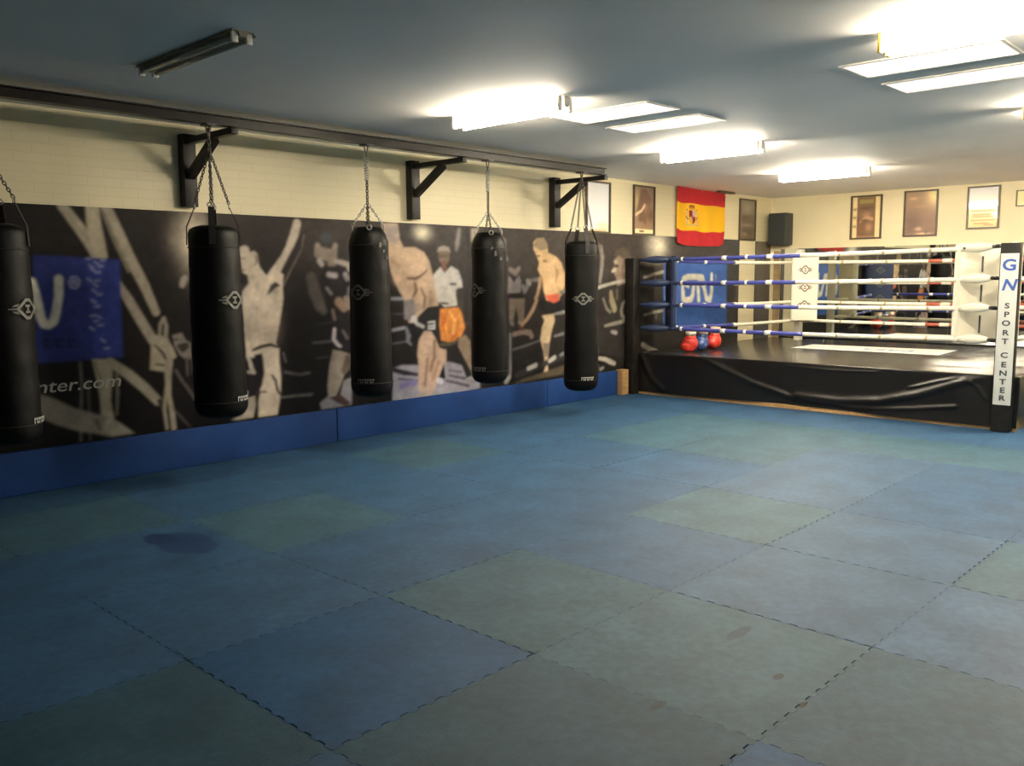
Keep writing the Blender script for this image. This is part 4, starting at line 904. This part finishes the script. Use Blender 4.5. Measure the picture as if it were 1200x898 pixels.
picture('B', -3.27, -2.80, 2.075, 2.725, 'framed brown collage poster nearest the speaker', 'picture',
        [('P', s_(205, 190, 150), .02, [(.02, 0), (.17, 0), (.17, 1), (.02, 1)]), ('P', s_(205, 190, 150), .02, [(.82, 0), (.98, 0), (.98, 1), (.82, 1)]), ('P', s_(120, 95, 70), .02, [(.2, .05), (.8, .05), (.8, .97), (.2, .97)])]
        + [('G', s_(120, 96, 80), .7, [(.09, z, .1, .04)]) for z in (.28, .5, .7)] + [('P', s_(150, 138, 84), .04, [(.25, .84), (.75, .84), (.75, .94), (.25, .94)]), ('G', dk, .8, [(.5, .72, .3, .04)]), ('G', s_(165, 130, 110), .8, [(.5, .56, .22, .1)]), ('T', s_(178, 145, 118), .03, [(.3, .4, .04), (.5, .5, .04), (.72, .45, .04)]), ('G', dk, .7, [(.4, .42, .2, .05)]), ('G', s_(176, 140, 112), .8, [(.6, .25, .15, .12)]), ('G', s_(130, 90, 60), .8, [(.35, .2, .12, .1)])], (s_(150, 118, 90), s_(140, 120, 90)), GB)
picture('B', -2.485, -2.015, 2.085, 2.745, 'framed grey brown poster, middle one of the far wall', 'picture',
        [('G', s_(232, 212, 165), .9, [(.95, .95, .3, .3)]), ('G', s_(200, 172, 138), .7, [(.25, .85, .15, .04)]), ('G', s_(176, 146, 118), .6, [(.55, .66, .3, .04)]), ('G', s_(110, 92, 84), .7, [(.25, .3, .3, .3)]), ('G', s_(205, 175, 145), .8, [(.45, .14, .13, .05)]), ('G', s_(215, 190, 160), .8, [(.6, .03, .3, .03)]), ('G', dk, .6, [(.7, .05, .06, .05)])], (s_(135, 112, 100), s_(160, 138, 114)), GB)
picture('B', -1.63, -1.215, 2.16, 2.745, 'framed pale certificate with printed lines, right of the brown poster', 'picture',
        [('T', s_(178, 140, 105), .02, [(x, z, .012), (x+w_, z, .012)]) for x, z, w_ in ((.25, .55, .5), (.1, .42, .8), (.15, .32, .6), (.15, .27, .7), (.1, .18, .8), (.2, .1, .5), (.55, .06, .3))], (s_(222, 188, 145), s_(252, 245, 210)), GB)
picture('B', -1.02, -.72, 2.44, 2.655, 'small pale framed certificate at the right edge of the picture', 'picture', [('G', s_(200, 165, 120), .8, [(.5, .5, .2, .3)])], (s_(225, 195, 150), s_(225, 195, 150)), GB, fw=.012)

# ------------------------------------------------------------------ flag
root = thing('hanging_flag', 'red and yellow striped flag with a coat of arms hung on the long wall', 'flag', (8.7, YW-.02, 2.0))
nx, nz = 220, 150; xs = np.linspace(0, 1, nx); zs = np.linspace(0, 1, nz); col = np.zeros((nx, nz, 3)); Z = zs[None, :]*np.ones((nx, 1))
red, yel = np.array((.50, .028, .035)), np.array((.90, .50, .02))
wob = .008*np.sin(xs*14)[:, None]
w1 = np.clip((Z+wob-.258)/.008+.5, 0, 1); w2 = np.clip((Z+wob-.735)/.008+.5, 0, 1); k = (w1*(1-w2))[..., None]; col = red*(1-k)+yel*k
br, cr = (.20, .045, .03), (.5, .30, .18)
cx = .30; sh = [('P', (.26, .08, .03), .01, [(cx-.055, .66), (cx+.055, .66), (cx+.045, .71), (cx-.045, .71)]), ('T', (.30, .13, .04), .008, [(cx-.04, .645, .008), (cx+.045, .645, .008)]),
     ('P', (.42, .10, .06), .008, [(cx-.055, .62), (cx+.055, .62), (cx+.055, .46), (cx+.03, .40), (cx, .375), (cx-.03, .40), (cx-.055, .46)]),
     ('P', (.30, .03, .03), .004, [(cx-.05, .615), (cx-.002, .615), (cx-.002, .51), (cx-.05, .51)]), ('P', (.55, .42, .36), .004, [(cx+.004, .615), (cx+.05, .615), (cx+.05, .51), (cx+.004, .51)]), ('P', (.60, .38, .08), .004, [(cx-.05, .50), (cx-.002, .50), (cx-.002, .39), (cx-.035, .41), (cx-.05, .46)]), ('P', (.30, .03, .03), .004, [(cx+.004, .50), (cx+.05, .50), (cx+.05, .46), (cx+.035, .41), (cx+.004, .39)]), ('G', (.12, .10, .30), .9, [(cx, .505, .018, .025)]),
     ('T', (.50, .42, .30), .005, [(cx-.085, .60, .011), (cx-.085, .38, .011)]), ('T', (.50, .42, .30), .005, [(cx+.085, .60, .011), (cx+.085, .38, .011)]), ('T', br, .006, [(cx-.10, .50, .008), (cx-.07, .46, .008)]), ('T', br, .006, [(cx+.10, .50, .008), (cx+.07, .46, .008)]),
     ('T', (.35, .16, .04), .005, [(cx-.085, .62, .012), (cx-.085, .625, .012)]), ('T', (.35, .16, .04), .005, [(cx+.085, .62, .012), (cx+.085, .625, .012)]), ('T', (.4, .35, .25), .006, [(cx-.1, .36, .008), (cx+.1, .36, .008)])]
paint(xs, zs, col, sh)
def flag_place(X, Z):
    w = 1.34; h = .80
    # top edge pinned level, bottom edge sags and its right corner is drawn in
    x = (X-.5)*w + (1-Z)**2*np.where(X > .5, -(X-.5)*.12*w, (.5-X)*.05*w)
    z = Z*h - .02*(1-Z)*np.sin(PI*X)*.6 + .35*(1-Z)*np.maximum(0, X-.9) + .35*(1-Z)*np.maximum(0, .08-X) - .022*Z*X
    y = -.020-.012*np.sin(X*21+Z*2)*(1.15-Z)-.008*np.sin(X*9-Z*5)
    return np.stack([x, y, z-.02], 1)
print_mesh('flag_cloth', xs, zs, col, flag_place, M['cloth'], root)
b = MB()
for x in (-.64, 0, .64): b.ell((x, -.018, .755-.011*(x/.67+1)), .012, .006, .012, n=8)
b.build('pin', M['chrome'], root)

# ------------------------------------------------------------------ speaker
root = thing('wall_speaker', 'dark box loudspeaker hung high in the far corner', 'speaker', (XB-.16, 4.33, 2.02))
b = MB(); b.box(-.13, .12, -.15, .15, 0, .50, bev=.012); b.build('cabinet', M['speaker'], root)
b = MB(); b.box(-.142, -.131, -.135, .135, .02, .48, bev=.004); b.build('grille', mat('speaker_grille', (.035, .04, .04), .7, bump=.5, bscale=300), root)
b = MB(); b.tube([(.12, 0, .25), (.158, 0, .25)], .02); b.box(.148, .158, -.05, .05, .18, .32); b.build('wall_mount', M['black_metal'], root)

# ------------------------------------------------------------------ boxing ring
RX0, RX1, RY0, RY1, RZ = 7.02, 10.72, -.04, 4.46, .545
ring = thing('boxing_ring', 'boxing ring with four ropes on a black skirted platform by the far wall', 'boxing ring', ((RX0+RX1)/2, (RY0+RY1)/2, 0))
OX, OY = ring.location.x, ring.location.y
def rb(b, name, mats, parent=None):      # build a ring part given in room coordinates
    b.v = [(p[0]-OX, p[1]-OY, p[2]) for p in b.v]; return b.build(name, mats, parent or ring)
b = MB(); b.box(RX0, RX1, RY0, RY1, .001, RZ-.03); rb(b, 'platform', M['plywood'])
b = MB(); b.box(RX0-.03, RX1, RY0-.03, RY1, RZ-.03, RZ, bev=.012); canvas = rb(b, 'canvas', M['canvas'])
# white print on the canvas
b = MB(); q = BANNER; n = 12
P = [[Vector((*( (Vector(q[0])*(1-s/n)+Vector(q[1])*s/n)*(1-t)+(Vector(q[3])*(1-s/n)+Vector(q[2])*s/n)*t ), RZ+.0015)) for t in (0, 1)] for s in range(n+1)]
b.grid(P); rb(b, 'canvas_print', M['banner'], canvas)
Rf = Matrix(((0, 1, 0), (-1, 0, 0), (0, 0, 1)))
letters('print_mark', 'GN', .30, Rf, (9.30-OX, 2.05-OY, RZ+.002), M['logo_blue'], canvas, depth=.0003, bold=.004, sx=1.5)
letters('print_mark', 'SPORT CENTER', .09, Rf, (9.28-OX, 2.85-OY, RZ+.002), M['ink'], canvas, depth=.0003, sx=1.2)
# skirts: vinyl sheets hanging in swags (real relief)
CREASE = [([(4.34, .50), (4.28, .36), (4.20, .22), (4.02, .09)], .035, .05), ([(3.42, .53), (3.12, .40), (2.75, .26), (2.42, .17), (2.25, .12)], .035, .045), ([(2.2, .15), (1.7, .14), (1.25, .19), (.85, .30), (.5, .44), (.30, .52)], .045, .055), ([(.95, .36), (.5, .50)], .02, .02), ([(2.3, .50), (1.75, .485), (1.3, .50)], .02, .02), ([(2.1, .10), (1.5, .08), (.9, .14), (.5, .2)], .02, .03), ([(.42, .50), (.30, .42), (.22, .30)], .02, .02)]
ny, nz = 260, 60; ys = np.linspace(RY1, RY0-.03, ny); zz = np.linspace(.035, RZ-.012, nz)
Yg, Zg = np.meshgrid(ys, zz, indexing='ij'); D = .012+.010*np.sin(Yg*2.2)*(1-Zg/RZ)+.006*np.sin(Yg*7+Zg*5)*(1-Zg/RZ)
for pts, amp, wd in CREASE:
    d = np.full(Yg.shape, 9.)
    for p, q in zip(pts[:-1], pts[1:]): d = np.minimum(d, seg_dist(Yg, Zg, p, q)[0])
    D += .62*amp*np.exp(-(d/(wd*.8))**2)*np.clip((RZ-Zg)*12, .15, 1)
lift = .02*np.clip(np.sin((Yg-1.2)*1.4), 0, 1)*(1-Zg/RZ)
b = MB(); b.grid([[(RX0-.032-D[i, j], Yg[i, j], Zg[i, j]+lift[i, j]) for j in range(nz)] for i in range(ny)]); rb(b, 'skirt', M['skirt'])
xs_ = np.linspace(RX0-.03, RX1, 120)
b = MB(); b.grid([[(x, RY0-.032-.02*(1+math.sin(x*6+z*4))*(1-z/RZ)-.03*math.exp(-((x-7.3-(RZ-z)*1.2)/.06)**2)*(1-z/RZ), z) for z in np.linspace(.13+.03*math.sin(x*3), RZ-.012, 30)] for x in xs_]); rb(b, 'skirt', M['skirt'])
b = MB(); b.box(RX0-.028, RX0-.001, RY0-.02, RY1, .001, .05); rb(b, 'base_board', M['plywood'])
# posts
def post(x, y, h, s=.075, sx=None, z0=.001):
    sx = sx or s; b = MB(); b.box(x-sx, x+sx, y-s, y+s, z0, h, bev=.012); return rb(b, 'post', M['black_metal'])
NL = (6.93, 4.48); NR = (6.93, .078); FL = (10.30, 3.78); FR = (10.42, -.08)
post(*NL, 1.775, .07)
pn = post(NR[0], .052, 1.835, .087, .05)
# padded sleeve of the near right post carries the label
b = MB(); b.box(NR[0]-.056, NR[0]-.0502, NR[1]-.108, NR[1]+.050, .27, 1.735, bev=.002); lb = rb(b, 'post_label', M['label'], pn)
lx = NR[0]-.058-OX; ly = NR[1]-.029-OY
letters('letter_g', 'G', .15, FACE_B, (lx, ly, 1.62), M['logo_blue'], pn, bold=.004, sx=1.15)
letters('letter_n', 'N', .15, FACE_B, (lx, ly, 1.43), M['logo_blue'], pn, bold=.004, sx=1.05, shear=.25)
for ch, z in zip('SPORTCENTER', [1.735-(y-299)*.00837 for y in (359, 369, 379, 390, 400, 416, 427, 437, 447, 457, 466)]):
    if ch != ' ': letters('label_letter', ch, .072, FACE_B, (lx, ly, z+.0), M['ink'], pn, bold=.002, sx=1.3)
b = MB(); b.box(FL[0]-.05, FL[0]+.05, FL[1]-.05, FL[1]+.05, RZ+.001, 1.93, bev=.01); rb(b, 'post', M['white_vinyl'])
b = MB(); b.box(FR[0]-.05, FR[0]+.05, FR[1]-.05, FR[1]+.05, RZ+.001, 1.93, bev=.01); rb(b, 'post', M['white_vinyl'])
# ropes
ZR = (1.755, 1.455, 1.172, .868)
def rope(p, q, cols, bands, sag=.0, r=.024, ends=None):
    p, q = Vector(p), Vector(q); b = MB(); n = 24; cuts = [0]+[c[0] for c in cols]
    def at(t):
        v = p.lerp(q, t); v.z -= sag*4*t*(1-t); return v
    for k, (t1, mi) in enumerate(cols):
        t0 = cuts[k]; b.tube([at(t0+(t1-t0)*i/n) for i in range(n+1)], r, 12, mi=mi)
    for t, mi, w_ in bands: b.tube([at(t-w_), at(t+w_)], r+.004, 12, mi=mi)
    return rb(b, 'rope', [M['blue_rope'], M['white_rope'], M['red_rope'], M['tan_tape'], M['navy_vinyl']])
for i, z in enumerate(ZR):
    zr = z+(.045, .035, .025, .012)[i]
    rope((7.14, 4.30, z), (7.14, .30, zr), [(.10, 4), (.505+.015*(i == 3)-.012*(i == 1), 0), (1, 1)], [(.11, 1, .004), (.26, 1, .008), (.335, 1, .004), (.41, 1, .010), (.62, 3, .003), (.74, 3, .003), (.86, 3, .003)], sag=.012)
    zl = (1.755, 1.46, 1.165, .885)[i]
    rope((7.14, 4.30, z), (10.16, 3.74, zl-.02), [(.12, 4), (.52, 0), (1, 1)], [(.14, 1, .006), (.32, 1, .008), (.53, 1, .01)], sag=.02)
    rope((10.15, 3.58, zl-.02), (10.27, .12, zl-.015), [(.49, 1), (1, 2)], [(.15, 3, .004), (.33, 3, .004), (.56, 1, .018), (.88, 1, .02)], sag=.015)
    rope((7.18, .14, zr), (10.27, .02, zl), [(.55, 1), (1, 2)], [(.2, 3, .004), (.4, 3, .004)], sag=.01)
# corner cushions and turnbuckle sleeves
def cushion(a, c, bulge, z0, z1, m, th=.05, emb=False, name='corner_cushion'):
    a, c = Vector((*a, 0)), Vector((*c, 0)); d = (c-a).normalized(); n_ = Vector((d.y, -d.x, 0)); N = 14; b = MB()
    if n_.dot(Vector((8.7, 2.2, 0))-a) < 0: n_ = -n_
    L = (c-a).length; ring_ = []
    for i in range(N+1): t = i/N; ring_.append(a.lerp(c, t)+n_*(bulge*4*t*(1-t)+th/2))
    for i in range(N+1): t = 1-i/N; ring_.append(a.lerp(c, t)+n_*(bulge*4*t*(1-t)-th/2))
    zl_ = [z0, z0+.015]+[z0+.015+(z1-z0-.03)*k/10 for k in range(1, 11)]+[z1]
    rows = []
    ctr = sum(ring_, Vector())/len(ring_)
    for z in zl_:
        s = .94 if z in (z0, z1) else 1.
        rows.append([Vector((ctr.x+(p.x-ctr.x)*s, ctr.y+(p.y-ctr.y)*s, z)) for p in ring_]+[Vector((ctr.x+(ring_[0].x-ctr.x)*s, ctr.y+(ring_[0].y-ctr.y)*s, z))])
    b.grid(rows); b.add(rows[0][:-1], [tuple(range(len(ring_)))]); b.add(rows[-1][:-1], [tuple(range(len(ring_)))[::-1]])
    o = rb(b, name, m)
    if emb:
        mid = a.lerp(c, .5)+n_*(bulge+th/2+.004)
        for zc in (1.62, 1.36, 1.10):
            b = MB(); vs = []
            for q in emblem_quads(.22, .13): b.add([mid+d*u+Vector((0, 0, zc+v))+n_*(-bulge*4*(u/L)**2) for u, v in q], [(0, 1, 2, 3)])
            rb(b, 'emblem', M['emblem_dark' if emb == 1 else 'emblem'], o)
    return o
M['emblem_dark'] = mat('brown_emblem_print', (.16, .12, .09), .5)
cw = cushion((7.13, .60), (7.60, .13), .05, .84, 1.85, M['white_vinyl'], .07)
cushion((7.13, 3.98), (7.55, 4.34), .03, .84, 1.80, M['navy_vinyl'], .07, emb=2)
cushion((10.18, 3.44), (9.98, 3.76), .02, .87, 1.86, M['white_vinyl'], .09, emb=1)
cushion((9.98, .06), (10.26, .32), .02, .86, 1.86, M['red_vinyl'], .08)
def sleeve(p, q, m, r0, r1, r2):
    p, q = Vector(p), Vector(q); b = MB(); n = 10
    b.tube([p.lerp(q, i/n) for i in range(n+1)], [r0+(r1-r0)*math.sin(PI*min(i/n*1.1, 1))+(r2-r0)*(i/n)**2 for i in range(n+1)], 14); return rb(b, 'turnbuckle_sleeve', m)
for i, z in enumerate(ZR):
    zr = z+(.045, .035, .025, .012)[i]
    sleeve((7.13, .54, zr), (7.04, .22, zr+.01), M['white_vinyl'], .026, .052, .022)
    sleeve((7.50, .12, zr), (7.06, .10, zr+.01), M['white_vinyl'], .028, .055, .022)
    b = MB(); b.tube([(7.04, .24, zr+.01), (6.98, .17, zr+.01)], .02, 10); rb(b, 'turnbuckle', M['black_metal'])
    sleeve((7.15, 4.05, z), (7.0, 4.41, z), M['navy_vinyl'], .028, .05, .02)
    sleeve((7.50, 4.30, z), (7.02, 4.42, z), M['navy_vinyl'], .028, .045, .02)
    zl = (1.755, 1.46, 1.165, .885)[i]
    sleeve((10.15, 3.56, zl-.02), (10.26, 3.74, zl-.02), M['white_vinyl'], .026, .04, .02)
    sleeve((10.24, .10, zl-.01), (10.38, -.04, zl-.01), M['red_vinyl'], .026, .04, .02)
# stitched slit and lacing eyelets of the near white cushion
b = MB()
for z0, z1 in ((1.56, 1.72), (1.26, 1.43), (.94, 1.12)): b.box(7.26, 7.275, .385, .40, z0, z1)
rb(b, 'cushion_slit', M['ink'], None)
b = MB()
for y in (.52, .47): b.ell((7.085, y, 1.80), .012, .012, .012, n=8)
rb(b, 'eyelet', M['ink'], None)

# ------------------------------------------------------------------ gloves on the ring floor
def glove(x, y, rz, m, label, tilt=0.):
    root = thing('boxing_glove', label, 'boxing glove', (x, y, RZ+.001), 'boxing gloves on the ring floor', rot=(0, 0, rz)); root.scale = (1.2, 1.2, 1.2)
    b = MB(); b.ell((0, 0, .095), .085, .075, .092); b.ell((.03, 0, .075), .075, .07, .07); b.ell((0, .01, .16), .06, .055, .05)
    b.build('fist', M[m], root)
    b = MB(); b.ell((.03, -.075, .10), .032, .03, .065, rot=Matrix.Rotation(.35, 3, 'X')); b.build('thumb', M[m], root)
    b = MB(); b.tube([(0, .01, .165), (0, .012, .20), (0, .015, .255)], [.048, .052, .060], 20); b.build('cuff', M['glove_trim' if m == 'glove_red' else m], root)
    b = MB(); b.tube([(0, .012, .19), (0, .013, .225)], [.055, .058], 20); b.build('strap', M['tag_white'], root)
GX = 8.5
glove(7.42, 3.90, 2.4, 'glove_red', 'red boxing glove lying left of the blue one by the ropes')
glove(7.70, 3.90, 3.3, 'glove_blue', 'dark blue boxing glove with white strap between two red ones')
glove(8.02, 3.90, 2.9, 'glove_red', 'red boxing glove right of the blue one, nearest the white pillar')

# ------------------------------------------------------------------ camera, world, view
cd = bpy.data.cameras.new('camera'); cam = bpy.data.objects.new('camera', cd); C.objects.link(cam)
cd.sensor_width = 36; cd.lens = FPX/1200*36; cd.clip_start = .05
r, u, d = [Vector(v) for v in CAMR]
m4 = Matrix((( r.x, u.x, -d.x, CAMX), (r.y, u.y, -d.y, CAMY), (r.z, u.z, -d.z, CAMZ), (0, 0, 0, 1)))
cam.matrix_world = m4
sc = bpy.context.scene; sc.camera = cam
w = bpy.data.worlds.new('world'); sc.world = w; w.use_nodes = True
w.node_tree.nodes['Background'].inputs['Color'].default_value = (.01, .01, .012, 1); w.node_tree.nodes['Background'].inputs['Strength'].default_value = .2
sc.view_settings.view_transform = 'Standard'; sc.view_settings.look = 'None'; sc.view_settings.exposure = EXPOSURE; sc.view_settings.gamma = 1
sc.view_settings.use_curve_mapping = False
